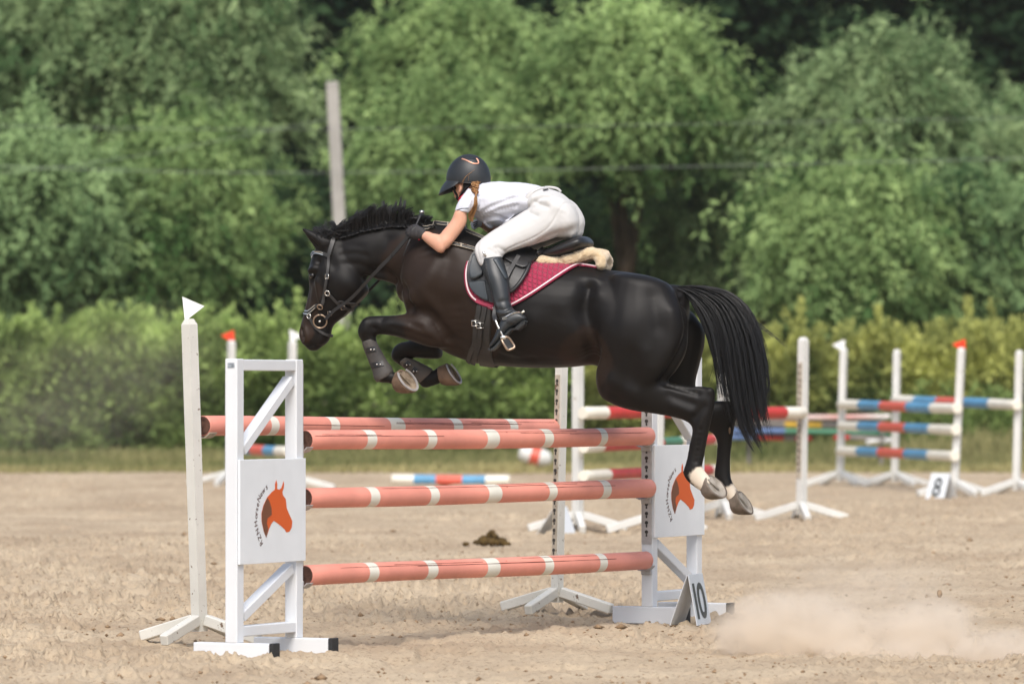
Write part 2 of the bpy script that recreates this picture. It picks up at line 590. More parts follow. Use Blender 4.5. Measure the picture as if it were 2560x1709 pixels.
nu, nv = 640, 760
Yg = 21.5 * (66 / 21.5) ** np.linspace(0, 1, nv)
U = np.linspace(-1, 1, nu)
GX = U[None, :] * (0.112 * Yg[:, None] + .6)
GY = np.repeat(Yg[:, None], nu, 1)
fade = ss(66, 60, GY) * ss(1, .97, np.abs(U))[None, :] * ss(21.5, 22.2, GY)
GZ = SLOPE * (GY - 26) + sand_h(GX, GY) * fade
Vg = np.stack([GX, GY, GZ], -1).reshape(-1, 3)
I = np.arange(nu * nv).reshape(nv, nu)
Fg = np.stack([I[:-1, :-1], I[:-1, 1:], I[1:, 1:], I[1:, :-1]], -1).reshape(-1, 4)

def ground_mat(name, c1, c2, c3, bs):
    m = bpy.data.materials.new(name); m.use_nodes = True
    n, l = m.node_tree.nodes, m.node_tree.links
    b = n["Principled BSDF"]; b.inputs["Roughness"].default_value = .95; b.inputs["Specular IOR Level"].default_value = .15
    tc = n.new("ShaderNodeTexCoord")
    t1 = n.new("ShaderNodeTexNoise"); t1.inputs["Scale"].default_value = .9; t1.inputs["Detail"].default_value = 6
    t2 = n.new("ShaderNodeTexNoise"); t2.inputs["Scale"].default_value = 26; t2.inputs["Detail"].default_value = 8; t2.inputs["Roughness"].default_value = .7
    for t in (t1, t2): l.new(tc.outputs["Object"], t.inputs["Vector"])
    r1 = n.new("ShaderNodeValToRGB"); r1.color_ramp.elements[0].position = .35; r1.color_ramp.elements[1].position = .65
    r1.color_ramp.elements[0].color = (*c1, 1); r1.color_ramp.elements[1].color = (*c2, 1)
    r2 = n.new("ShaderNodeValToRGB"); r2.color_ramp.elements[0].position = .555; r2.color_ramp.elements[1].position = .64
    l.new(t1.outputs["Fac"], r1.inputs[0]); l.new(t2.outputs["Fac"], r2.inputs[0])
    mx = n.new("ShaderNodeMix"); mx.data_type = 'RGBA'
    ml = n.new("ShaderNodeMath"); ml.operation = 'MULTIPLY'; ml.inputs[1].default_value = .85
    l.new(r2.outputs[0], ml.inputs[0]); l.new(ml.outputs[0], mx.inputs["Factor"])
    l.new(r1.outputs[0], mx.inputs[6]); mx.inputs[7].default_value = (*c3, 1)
    l.new(mx.outputs[2], b.inputs["Base Color"])
    t3 = n.new("ShaderNodeTexNoise"); t3.inputs["Scale"].default_value = bs; t3.inputs["Detail"].default_value = 6
    l.new(tc.outputs["Object"], t3.inputs["Vector"])
    bp = n.new("ShaderNodeBump"); bp.inputs["Strength"].default_value = .5; bp.inputs["Distance"].default_value = .02
    l.new(t3.outputs["Fac"], bp.inputs["Height"]); l.new(bp.outputs[0], b.inputs["Normal"])
    return m

SAND = ground_mat("arena_sand", (.355, .275, .19), (.465, .375, .265), (.16, .115, .07), 60)  # third tone: damp specks, with the clods' shadow streaks put into the colour
SOIL = ground_mat("meadow_soil", (.10, .10, .045), (.16, .15, .07), (.22, .19, .10), 12)
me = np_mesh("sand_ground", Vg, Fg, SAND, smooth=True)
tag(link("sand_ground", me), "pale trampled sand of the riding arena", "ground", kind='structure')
mb = MB()
mb.add([(-160, 4, gz(4) - .12), (160, 4, gz(4) - .12), (160, 66, gz(66) - .12), (-160, 66, gz(66) - .12)], [(0, 1, 2, 3)])
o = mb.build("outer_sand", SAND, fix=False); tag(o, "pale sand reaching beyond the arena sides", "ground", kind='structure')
mb = MB()
mb.add([(-160, 64.2, gz(64.2) - .012), (160, 64.2, gz(64.2) - .012), (160, 170, gz(170)), (-160, 170, gz(170))], [(0, 1, 2, 3)])
o = mb.build("meadow_ground", SOIL, fix=False); tag(o, "grassy earth beyond the arena", "ground", kind='structure')

# loose clods of damp sand: too many to count
V, F = [], []
base = np.array([(1, 0, 0), (0, 1, 0), (-1, 0, 0), (0, -1, 0), (0, 0, 1), (0, 0, -1)], float)
bf = np.array([(0, 1, 4), (1, 2, 4), (2, 3, 4), (3, 0, 4), (1, 0, 5), (2, 1, 5), (3, 2, 5), (0, 3, 5)])
N = 3000
yy = 22.5 * (48 / 22.5) ** rng.random(N)
xx = (rng.random(N) * 2 - 1) * (.108 * yy + .3)
keep = vn(xx * .6, yy * .35, 77) + rng.random(N) * .4 > .62
xx, yy = xx[keep], yy[keep]
zz_ = SLOPE * (yy - 26) + sand_h(xx, yy)
sz = rng.uniform(.005, .012, len(xx)) * (1 + 1.2 * (rng.random(len(xx)) > .95))
for i in range(len(xx)):
    b = base * sz[i] * rng.uniform(.6, 1.3, (6, 3)) * np.array([1.4, 1.2, .8])
    a = rng.random() * 6.28
    b = b @ np.array([[math.cos(a), -math.sin(a), 0], [math.sin(a), math.cos(a), 0], [0, 0, 1]]).T
    V.append(b + np.array([xx[i], yy[i], zz_[i] + sz[i] * .25])); F.append(bf + 6 * i)
me = np_mesh("sand_clods", np.concatenate(V), np.concatenate(F), M['clod'])
tag(link("sand_clods", me), "small damp clods strewn over the arena sand", "clods", kind='stuff')

# ------------------------------------------------------------------ foliage
def leaves(P, D, L, W, tint, jit=.6, N=None):
    n = len(P)
    D = D + rng.normal(0, jit, (n, 3)); D /= np.linalg.norm(D, axis=1)[:, None] + 1e-9
    S = np.cross(D, rng.normal(0, 1, (n, 3)) if N is None else N + rng.normal(0, .45, (n, 3))); S /= np.linalg.norm(S, axis=1)[:, None] + 1e-9
    L = (L * rng.uniform(.6, 1.3, n))[:, None]; W = (W * rng.uniform(.7, 1.3, n))[:, None]
    q = np.stack([P, P + D * L * .5 + S * W, P + D * L, P + D * L * .5 - S * W], 1)
    return q.reshape(-1, 3), np.arange(4 * n).reshape(n, 4), np.repeat(np.clip(tint, 0, 1), 4)

LM = {
    'willow': leaf_mat("willow_leaves", (.070, .140, .045), (.42, .56, .225)),
    'silver': leaf_mat("silver_willow_leaves", (.075, .138, .055), (.42, .54, .265)),
    'dark': leaf_mat("dark_leaves", (.008, .019, .010), (.040, .075, .032), .15),
    'mid': leaf_mat("mid_green_leaves", (.050, .105, .042), (.32, .45, .20), .3),
    'hedge': leaf_mat("hedge_leaves", (.075, .125, .035), (.50, .64, .22), .4),
    'hedge2': leaf_mat("yellowing_hedge_leaves", (.070, .110, .034), (.62, .64, .21), .4),
    'dim': leaf_mat("shaded_green_leaves", (.014, .034, .017), (.070, .125, .052), .2),
    'grass': leaf_mat("meadow_grass", (.13, .16, .055), (.44, .39, .19), .3),
}

def crown_pts(c, rad, nclump, per, csize, droop):
    """leaf positions, directions, facings and tints of a crown made of drooping sprays on billowing boughs"""
    P, D, T, NN = [], [], [], []
    c, rad = np.array(c), np.array(rad)
    nl = max(9, nclump // 7)
    rl = .36 * min(rad[0], rad[2])
    nlf = 20
    for j in range(nl):
        d = rng.normal(0, 1, 3); d /= np.linalg.norm(d)
        if d[1] > .2: d[1] *= -1
        lc = c + d * np.maximum(rad - rl * .7, .1) * (rng.random() ** .4)
        lr = rl * rng.uniform(.6, 1.35) * np.array([1, .9, rng.uniform(.8, 1.3)])
        lt = rng.normal(.5, .20)
        for i in range(max(3, nclump // nl + 1)):
            e = rng.normal(0, 1, 3); e[2] = abs(e[2]) * .95 - .3; e[1] = e[1] if e[1] < .3 else -e[1]; e /= np.linalg.norm(e)
            q = lc + e * lr * rng.uniform(.65, 1.1)
            m = max(3, int(per / nlf * rng.uniform(.35, 1.7)))
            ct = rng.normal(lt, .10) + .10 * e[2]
            st = q + rng.normal(0, csize * rng.uniform(.4, .95), (m, 3))
            od = e * .8 + rng.normal(0, .5, (m, 3)); od[:, 2] = np.abs(od[:, 2]) * .5
            ln = csize * rng.uniform(.4, 2.4, m) * (1 if droop > .3 else .6)
            t = rng.random((m, nlf))
            pos = st[:, None, :] + od[:, None, :] * (t * ln[:, None])[..., None] * .55
            pos[..., 2] -= droop * (t ** 1.8) * ln[:, None]
            pos = pos + rng.normal(0, .05 + .06 * (droop < .3), pos.shape)
            tg = od[:, None, :] * .55 + np.zeros_like(pos); tg[..., 2] -= droop * 1.6 * t
            P.append(pos.reshape(-1, 3)); D.append((tg * 1.2).reshape(-1, 3))
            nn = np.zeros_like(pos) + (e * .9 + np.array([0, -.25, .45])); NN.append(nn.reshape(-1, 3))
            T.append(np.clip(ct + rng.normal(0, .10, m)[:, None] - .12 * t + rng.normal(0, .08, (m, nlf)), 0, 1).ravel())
    return np.concatenate(P), np.concatenate(D), np.concatenate(T), np.concatenate(NN)

def tree(name, label, x0, y0, x1, y1, Y, kind, nclump, per, csize, leaf=(.24, .045), droop=.7, trunk=None, group="trees behind the hedge"):
    """crown whose bounds in the photo are x0..x1, y0..y1 (view pixels) at distance Y"""
    a, b = va(x0, y1, Y), va(x1, y0, Y)
    c = np.array([(a.x + b.x) / 2, Y, (a.z + b.z) / 2])
    rx, rz = (b.x - a.x) / 2, (b.z - a.z) / 2
    tx = c[0] + rnd.uniform(-.2, .2) * rx
    root = thing(name, label, "tree", (tx, Y, gz(Y)), group)
    P, D, T, NN = crown_pts(c, (rx, min(rx, 3.0) * .9, rz), nclump, per, csize, droop)
    P[:, 2] = np.maximum(P[:, 2], gz(Y) + .15)
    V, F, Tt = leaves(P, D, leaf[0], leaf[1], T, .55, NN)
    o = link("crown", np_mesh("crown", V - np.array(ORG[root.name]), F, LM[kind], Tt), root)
    mb = MB()
    r = .10 + .03 * rx
    top = Vector((c[0], Y + .3, c[2] + rz * .3))
    bp = Vector((tx, Y, gz(Y) - .1))
    mb.tube([bp, bp.lerp(top, .35) + Vector((.15, 0, 0)), bp.lerp(top, .7) - Vector((.1, 0, 0)), top], [r * 1.3, r, r * .7, r * .3], 9)
    for i in range(9):
        s = bp.lerp(top, rnd.uniform(.25, .9))
        e = Vector(c) + Vector((rnd.uniform(-.8, .8) * rx, rnd.uniform(-.8, .5), rnd.uniform(-.6, .8) * rz))
        mb.tube([s, s.lerp(e, .5) + Vector((0, 0, .3)), e], [r * .42, r * .28, r * .1], 6)
    mb.build("trunk", M['bark'], root, smooth=True)
    return root

# the dark wood that closes the view, then the pale willows in front of it
dk = [(-160, -560, 330, 900, 104), (180, -600, 720, 860, 106), (560, -560, 980, 900, 103), (850, -620, 1330, 880, 107), (1180, -560, 1680, 900, 104),
      (1500, -520, 1980, 880, 105), (1800, -600, 2260, 900, 107), (2120, -560, 2560, 900, 104)]
dn = ["tall dark tree behind the pale willows at the far left", "tall dark tree behind the upright grey pole's left side", "tall dark tree rising behind the grey utility pole",
      "tall dark tree behind the pale crown left of the rider", "tall dark tree behind the crown above the rider", "tall dark tree in the gap right of the rider",
      "tall dark tree above the big silvery willow on the right", "tall dark tree at the far right edge behind the willow"]
for (x0, y0, x1, y1, Y), lb in zip(dk, dn):
    tree("dark_tree", lb, x0, y0, x1, y1, Y, 'dark', 250, 200, .9, (.36, .12), .15, group="dark trees at the back")
wl = [("pale green willow filling the top left corner", -60, -160, 480, 420, 84, 'silver', 95),
      ("pale willow with feathery top left of the pole", 300, -140, 650, 420, 83, 'silver', 85),
      ("mid green willow low at the left edge", -110, 300, 260, 760, 80, 'mid', 80),
      ("green bushy willow between left edge and pole", 190, 290, 600, 760, 81, 'willow', 95),
      ("dull green willow just left of the pole's foot", 540, 340, 700, 760, 88, 'dim', 40),
      ("light green willow with a tall peak right of the pole", 870, -20, 1270, 560, 84, 'willow', 120),
      ("yellowish green willow low behind the helmet", 830, 230, 1190, 560, 81, 'willow', 75),
      ("bright green round willow above the rider's back", 1255, -5, 1625, 480, 82, 'willow', 110),
      ("dark green bush behind the rider's back", 1260, 420, 1560, 800, 86, 'dim', 60),
      ("dim grey green willow low right of the rider", 1560, 380, 1790, 700, 84, 'silver', 70),
      ("large silvery willow with a broad crown on the right", 1765, 85, 2230, 620, 82, 'silver', 130),
      ("pale willow crown cut by the right edge", 2160, 250, 2480, 700, 83, 'silver', 75),
      ("low bushy willow behind the right hedge", 1760, 400, 2120, 740, 79, 'willow', 90),
      ("low green willow behind the hedge's right end", 2030, 380, 2360, 745, 80, 'mid', 85)]
for lb, x0, y0, x1, y1, Y, k, nc in wl:
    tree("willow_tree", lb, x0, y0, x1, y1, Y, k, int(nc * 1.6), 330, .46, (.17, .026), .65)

# the wood goes on to both sides
for nm, xs in (("left", (-900, -450, -1350, -1800, -650, -1150)), ("right", (2750, 3150, 3600, 4050, 2950, 3400))):
    Vs, Fs, Ts, b0 = [], [], [], 0
    for j, xc in enumerate(xs):
        Yt = (92, 88, 95, 90, 104, 106)[j]
        c = va(xc, 300, Yt)
        P, D, T, NN = crown_pts((c.x, Yt, 5.2), (3.2, 2.6, 5.2 if j < 4 else 7.5), 110, 330, .55, .5)
        P[:, 2] = np.maximum(P[:, 2], gz(Yt) + .1)
        V, F, Tt = leaves(P, D, .22, .04, T, .55, NN)
        Vs.append(V); Fs.append(F + b0); Ts.append(Tt); b0 += len(V)
    tag(link("side_woods", np_mesh("side_woods", np.concatenate(Vs), np.concatenate(Fs), LM['mid'], np.concatenate(Ts))), "wood going on beyond the " + nm + " edge of the view", "woods", kind='stuff')

# hedge: one long clipped row of upright shoots
def hedge(name, label, xa, xb, Y, top, kind, seed):
    a, b = va(xa, 1040, Y).x, va(xb, 1040, Y).x
    root = thing(name, label, "hedge", ((a + b) / 2, Y, gz(Y)), "hedge behind the arena")
    n = int((b - a) * 3600)
    x = rng.uniform(a, b, n)
    H = top + .10 * (fbm(x * .9, x * 0, 3, seed) - .5) * 2 + .16 * (vn(x * 5, x * 0 + 3, seed + 4) - .5) * 2
    u = rng.random(n)
    z = gz(Y) + H * (u ** .8)
    dep = .55 - .25 * u
    sgn = np.where(rng.random(n) < .8, -1, 1)
    bulge = .28 * (fbm(x * 1.6, z * 1.8, 3, seed + 9) - .5) * 2
    y = Y + sgn * (dep + bulge) + rng.normal(0, .1, n)
    P = np.stack([x, y, z], 1)
    up = np.where(u > .75, 1.3, .35)
    D = np.stack([rng.normal(0, .4, n), -.5 + rng.normal(0, .3, n), up], 1)
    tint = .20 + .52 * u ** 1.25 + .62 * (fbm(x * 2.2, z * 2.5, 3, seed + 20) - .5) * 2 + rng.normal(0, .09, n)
    V, F, T = leaves(P, D, .15, .036, tint, .35)
    # upright shoots along the top
    m = int((b - a) * 16)
    sx = rng.uniform(a, b, m)
    Ps, Ds, Ts = [], [], []
    for s in sx:
        hh = top + .10 * (fbm(np.array([s * .9]), np.array([0.]), 3, seed)[0] - .5) * 2
        L = rng.uniform(.10, .40) * (1.9 if rng.random() < .08 else 1)
        k = int(L * 130)
        t = rng.random(k)
        lean = rng.normal(0, .15)
        Ps.append(np.stack([s + lean * t * L + rng.normal(0, .035, k) * (1 - t * .6), Y + rng.normal(0, .3) + rng.normal(0, .04, k), gz(Y) + hh - .1 + t * L], 1))
        Ds.append(np.stack([rng.normal(0, .5, k), rng.normal(0, .5, k), np.full(k, 1.)], 1))
        Ts.append(np.clip(.45 + .3 * t + rng.normal(0, .12) + rng.normal(0, .06, k), 0, 1))
    V2, F2, T2 = leaves(np.concatenate(Ps), np.concatenate(Ds), .11, .026, np.concatenate(Ts), .3)
    og = np.array(ORG[root.name])
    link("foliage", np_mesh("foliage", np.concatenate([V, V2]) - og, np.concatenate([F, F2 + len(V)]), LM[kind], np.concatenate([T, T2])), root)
    mb = MB()
    for i in range(int((b - a) * 2)):
        xx = a + (i + .5) / 2
        mb.tube([(xx, Y, gz(Y) - .05), (xx + rnd.uniform(-.1, .1), Y + rnd.uniform(-.1, .1), gz(Y) + top * .5), (xx + rnd.uniform(-.2, .2), Y, gz(Y) + top * .9)], [.03, .022, .008], 5)
    mb.build("stems", M['bark'], root)

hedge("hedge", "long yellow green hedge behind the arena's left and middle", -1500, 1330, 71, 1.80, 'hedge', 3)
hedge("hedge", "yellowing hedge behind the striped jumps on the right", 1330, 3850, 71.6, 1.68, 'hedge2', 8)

# rough grass in front of the hedge
n = 100000
x = rng.uniform(-16, 16, n); y = 63.2 + 7.6 * rng.random(n) ** .8
edge = 63.9 + .7 * (fbm(x * .8, x * 0, 3, 90) - .5) * 2
k = y > edge
x, y = x[k], y[k]
right = ss(1, 4, x)
P = np.stack([x, y, SLOPE * (y - 26) - .02 + 0 * x], 1)
D = np.stack([rng.normal(0, .3, len(x)), rng.normal(0, .3, len(x)), np.ones(len(x))], 1)
pt = fbm(x * .6, y * .5, 3, 33)
V, F, T = leaves(P, D, (.11 + .10 * ss(66, 70, y) + .20 * right * ss(66, 69, y)) * (.5 + pt), .014, .35 + .9 * (pt - .5) + .35 * ss(67, 64, y) + rng.normal(0, .12, len(x)), .2)
tag(link("meadow_grass", np_mesh("meadow_grass", V, F, LM['grass'], T)), "rough dry grass along the foot of the hedge", "grass", kind='stuff')
# a few tall weeds at the right
for i, (px, hh, lb) in enumerate(((2105, 1.0, "tall green weed between the two right blue jumps"), (2290, .9, "tall weed left of the last post at the right edge"))):
    p = va(px, 1040, 69.4)
    root = thing("weed_plant", lb, "weed", (p.x, 69.4, gz(69.4)), "weeds by the hedge")
    Ps, Ds = [], []
    for s in range(16):
        dx, dy, L = rng.normal(0, .22), rng.normal(0, .15), hh * rng.uniform(.6, 1.15)
        t = rng.random(70)
        Ps.append(np.stack([dx * (1 + t * .5) + rng.normal(0, .05, 70), dy + rng.normal(0, .05, 70), t * L], 1)); Ds.append(np.stack([rng.normal(0, .6, 70), rng.normal(0, .6, 70), np.ones(70)], 1))
    V, F, T = leaves(np.concatenate(Ps), np.concatenate(Ds), .16, .022, rng.normal(.35, .15, 16 * 70), .3)
    link("leaves", np_mesh("leaves", V, F, LM['hedge'], T), root)

# utility pole and its wires
PY = 75.5
pt, pbm = va(762, 188, PY), va(779, 520, PY)
d = (pbm - pt); pb = pt + d * ((pt.z - gz(PY) + .3) / -d.z)
mb = MB()
mb.bar(pb, pt, .185, .15, (1, 0, 0), bev=.02)
pole = mb.build("utility_pole", M['concrete'], origin=(pb.x, PY, gz(PY)))
tag(pole, "tall grey concrete pole standing behind the black horse's neck", "pole")
WR = [((-200, 286), (770, 296), (2500, 268), "upper thin grey wire running across the trees"),
      ((-200, 376), (773, 396), (2500, 360), "lower grey wire running across at helmet height"),
      ((0, 398), (300, 360), (757, 272), "slanting thin wire rising from left to the pole")]
for a, b, c, lb in WR:
    q = catmull([a, b, c], 10)
    mb = MB(); mb.tube([va(px, py, PY - .2) for px, py in q], .0034 if 'lower' in lb else .0024, 5)
    o = mb.build("overhead_wire", M['wire']); tag(o, lb, "wire", "overhead wires")

# ------------------------------------------------------------------ jump stands and poles
Zv = Vector((0, 0, 1))

def keyholes(mb, o, A, B, Z, a0, a1, b, z0, z1, mi_s, mi_h, step=.052):
    """perforated strip lying on the face at b (pointing along B)"""
    mb.box(o, A, B, Z, (a0, a1), (b, b + .005), (z0, z1), mi_s, .001)
    c, z = (a0 + a1) / 2, z1 - step * .6
    while z > z0 + step * .4:
        pts = [o + A * (c + .0105 * math.cos(t)) + B * (b + .0055) + Z * (z + .0105 * math.sin(t)) for t in [2 * math.pi * k / 10 for k in range(10)]]
        mb.poly(pts, B, .0012, mi_h)
        mb.poly([o + A * (c + s * .0048) + B * (b + .0055) + Z * (z + q) for s, q in ((-1, -.026), (1, -.026), (1, -.011), (-1, -.011))], B, .0010, mi_h)
        z -= step

def cup(mb, p, d, n, r, mi=0):
    """shallow pole cup under a pole end at p, pole running along d"""
    rs = []
    for s in (-.035, .035):
        ring = []
        for rr in (r + .004, r + .009):
            ks = range(9) if rr < r + .006 else range(8, -1, -1)
            for k in ks:
                a = math.pi * (1.18 + .64 * k / 8)
                ring.append(p + d * s + n * (rr * math.cos(a)) + Zv * (rr * math.sin(a)))
        rs.append(ring)
    mb.rings(rs, mi)

def wing(label, inner, th, sgn, cups, ang_n):
    d = Vector((math.sin(th), math.cos(th), 0)) * sgn           # from inner post to outer post
    n = Vector((math.cos(th), -math.sin(th), 0))                # the face towards the camera's right
    W, H = .62, 1.475
    root = thing("jump_wing", label, "jump wing", (inner + d * W / 2), "white panelled jump wings")
    o = inner
    mb = MB()
    for a in (0, W):
        mb.box(o, d, n, Zv, (a - .036, a + .036), (-.034, .034), (.066, H))
    mb.build("post", M['white'], root)
    for nm, z in (("top_rail", (H - .058, H - .003)), ("bottom_rail", (.095, .148))):
        mb = MB(); mb.box(o, d, n, Zv, (.036, W - .036), (-.031, .031), z); mb.build(nm, M['white'], root)
    for z0, z1 in ((H - .075, .99), (.45, .165)):
        mb = MB(); mb.bar(o + d * .055 + Zv * (z0 - .03), o + d * (W - .055) + Zv * (z1 + .03), .056, .052, n); mb.build("brace", M['white'], root)
    mb = MB(); mb.box(o, d, n, Zv, (-.034, W + .034), (.0365, .050), (.455, .975), bev=.002)
    pan = mb.build("sign_panel", M['plastic'], root)
    # printed horse head and lettering on the panel
    def uv(x, y):
        u = (x - 775) / 525; v = (y + 122 + 28 * u) / 812
        a = (W + .034 - u * (W + .068)) if sgn < 0 else (-.034 + u * (W + .068))
        return o + d * a + Zv * (.975 - v * .52)
    orange = [(1060, 28), (1068, 60), (1066, 98), (1085, 103), (1100, 90), (1110, 62), (1118, 35), (1122, 62), (1119, 90), (1109, 120), (1113, 146), (1136, 176), (1144, 250), (1170, 310),
              (1189, 350), (1184, 400), (1166, 431), (1141, 438), (1128, 415), (1100, 390), (1075, 370), (1040, 347), (1020, 372), (1003, 410), (990, 450), (980, 478), (960, 430), (943, 350),
              (942, 290), (957, 230), (987, 165), (1022, 125), (1050, 102), (1050, 60)]
    brown = [(987, 166), (1005, 200), (1020, 250), (1022, 300), (987, 330), (983, 370), (995, 412), (980, 477), (960, 430), (943, 350), (942, 290), (957, 230)]
    for nm, pl, m, h in (("horse_emblem", orange, M['orange'], .0506), ("mane_emblem", brown, M['brown'], .0520)):
        mb = MB(); mb.poly([uv(x, y) + n * h for x, y in pl], n, .0008); mb.build(nm, m, root)
    arc = [(940, 520, 62), (928, 480, 70), (912, 432, 78), (899, 372, 88), (899, 316, 97), (902, 285, 98), (905, 257, 101), (912, 222, 106), (924, 175, 113), (940, 140, 120), (958, 112, 127), (983, 82, 138)]
    me = None
    mb = MB()
    for ch, (x, y, ang) in zip("RZNHorseNews", arc):
        c = uv(x, y)
        g = glyph(ch)
        sz = .044
        k_ = arc.index((x, y, ang))
        run = (uv(*arc[min(k_ + 1, len(arc) - 1)][:2]) - uv(*arc[max(k_ - 1, 0)][:2])).normalized()   # letters climb the arc
        up = n.cross(run)
        if up.dot(uv(x - 20, y) - c) < 0: up = -up                                                    # their tops face away from the head
        ox = (max(p[0] for p in g[0]) + min(p[0] for p in g[0])) / 2; oy = .34
        mb.add([c + run * ((p[0] - ox) * sz) + up * ((p[1] - oy) * sz) + n * .0506 for p in g[0]], g[1])
    mb.build("lettering", M['darktext'], root, fix=False)
    # feet with rubber end caps
    for a in (0, W):
        mb = MB(); mb.box(o + Zv * 0, d, n, Zv, (a - .037, a + .037), (-.215, .215), (-.03, .066)); ft = mb.build("foot", M['white'], root)
        mb = MB(); mb.box(o, d, n, Zv, (a - .039, a + .039), (.215, .237), (-.03, .069)); mb.build("end_cap", M['black_rubber'], ft)
    # hole strip and cups on the pole side
    mb = MB(); keyholes(mb, o - d * .036, n, -d, Zv, -.032, .032, .001, .42, H - .02, 0, 1)
    mb.build("hole_strip", [M['galv'], M['hole']], root)
    for zc, dr in cups:
        mb = MB(); p = o - d * .075 + Zv * (zc - inner.z)
        cup(mb, p, -d, n, .054); mb.box(p, n, d, Zv, (-.03, .03), (.02, .034), (-.085, -.02), 0)
        mb.build("pole_cup", M['galv'], root)
    if sgn < 0:
        mb = MB(); mb.box(o + d * W, n, d, Zv, (-.018, .02), (.0365, .038), (H - .045, H - .02), bev=0); mb.build("sticker", M['sticker'], root)
    return root

GL = {}
def glyph(ch, bold=False):
    if ch in GL: return GL[ch]
    c = bpy.data.curves.new("glyph", 'FONT'); c.body = ch; c.size = 1; c.resolution_u = 4; c.offset = .018
    ob = bpy.data.objects.new("glyph", c); COL.objects.link(ob)
    dg = bpy.context.evaluated_depsgraph_get(); dg.update()
    m = bpy.data.meshes.new_from_object(ob.evaluated_get(dg))
    GL[ch] = ([tuple(v.co) for v in m.vertices], [tuple(p.vertices) for p in m.polygons])
    bpy.data.objects.remove(ob); bpy.data.meshes.remove(m)
    return GL[ch]

def fence_pole(label, p, q, r, bands, mats, group, seg=20, ends=None, cracks=False):
    """round pole from p to q; bands = [(t0, t1, material index)], elsewhere index 0"""
    d = q - p; L = d.length; d = d / L
    ts = sorted(set([0, 1] + [b for x in bands for b in x[:2]]))
    full = [ts[0]]
    for a, b in zip(ts, ts[1:]):
        k = max(1, int((b - a) * L / .12))
        full += [a + (b - a) * (i + 1) / k for i in range(k)]
    a0 = Zv - d * Zv.dot(d); a0.normalize(); b0 = d.cross(a0)
    ph = rnd.random() * 9
    rs = []
    for t in full:
        w = .004 * math.sin(t * 5 + ph)
        rr = r * (1 + .02 * math.sin(t * 9 + ph * 2))
        rs.append([a0 * (w + rr * math.cos(2 * math.pi * k / seg)) + b0 * (w + rr * math.sin(2 * math.pi * k / seg)) + p + d * (t * L) for k in range(seg)])
    ex = .006
    rs = [[p - d * ex + (v - (p)) * 1 * .90 + (p - p) if False else p - d * ex + (v - p) * .93 for v in rs[0]]] + rs + [[q + d * ex + (v - q) * .93 for v in rs[-1]]]
    full = [0] + full + [1]
    def mi(i):
        t = (full[i] + full[i + 1]) / 2
        for b0_, b1_, m in bands:
            if b0_ <= t <= b1_: return m
        return 0
    mb = MB()
    mb.rings(rs, mi)
    if ends is not None:
        nf = len(mb.m); mb.m[-1] = ends; mb.m[-2] = ends
    # local frame: origin at the pole's middle
    o = mb.build("jump_pole", mats, origin=(p + q) / 2, smooth=True)
    for pl in o.data.polygons:
        if len(pl.vertices) > 4: pl.use_smooth = False
    if cracks:
        cb = MB()
        for k in range(5):
            t0 = rnd.uniform(.0, .75); ln = rnd.uniform(.12, .4); an = rnd.uniform(-2.6, -.2) if k else -1.0
            pts = []
            for i in range(14):
                t = t0 + ln * i / 13
                if t > .985: break
                aa = an + .012 * i + rnd.uniform(-.015, .015)
                rr = r * (1 + .02 * math.sin(t * 9 + ph * 2)) + .0006
                w = .004 * math.sin(t * 5 + ph)
                dirn = a0 * math.cos(aa + math.pi / 2 + .2) * 1 + Vector((0, 0, 0))
                nv_ = a0 * math.sin(-aa * .5) + b0 * (-1 if b0.y > 0 else 1) * math.cos(-aa * .5)
                nv_.normalize()
                pts.append((p + d * (t * L) + (a0 + b0) * w + nv_ * rr, nv_))
            if len(pts) > 3:
                cb.strip([x[0] for x in pts], [x[1] for x in pts], [rnd.uniform(.001, .0035) for _ in pts], .0004)
        cb.build("wood_crack", M['crack'], o)
    return tag(o, label, "jump pole", group)

# --- the front fence: two wings, three salmon poles
TH = R(26)
dW = Vector((math.sin(TH), math.cos(TH), 0))
DL, DR = 26.12, 28.80
front = [("top salmon pole of the front fence between the panelled wings", (760, 1101), (1619, 1090.5), [823, 964, 1101, 1234, 1363], [845, 984, 1129, 1254, 1378]),
         ("middle salmon pole of the front fence between the panelled wings", (760, 1245), (1620, 1221.5), [832, 971, 1105, 1243, 1366], [853, 991, 1135, 1261, 1384]),
         ("lowest salmon pole of the front fence near the sand", (760, 1439), (1615, 1399), [827, 963, 1101, 1234, 1361], [849, 986, 1130, 1254, 1378])]
def frac(x, x0, x1, dl, dr):
    s = (x - x0) / (x1 - x0)
    return s * dl / (dr - s * (dr - dl))
wl_in = Vector((*at(735, 1600, 25.98).xy, 0)); wl_in.z = gz(wl_in.y)
wr_in = Vector((*at(1624, 1560, 28.90).xy, 0)); wr_in.z = gz(wr_in.y) + .012
cupsL, cupsR = [], []
for lb, a, b, b0, b1 in front:
    p, q = at(*a, DL), at(*b, DR)
    p = p + (q - p).normalized() * .01
    bands = []
    for u, v in zip(b0, b1):
        bands.append((frac(u * 1.0898, a[0], b[0], DL, DR), frac(v * 1.0898, a[0], b[0], DL, DR), 1))
    fence_pole(lb, p, q, .0515, bands, [M['salmon'], M['band'], M['endgrain']], "salmon poles of the front fence", 24, 2, cracks=True)
    cupsL.append((p.z, 0)); cupsR.append((q.z, 0))
wing("white panelled wing at the front fence's left end with horse head sign", wl_in, TH, -1, cupsL, 0)
wing("white panelled wing right of the front poles behind hind hooves", wr_in, TH, 1, cupsR, 0)

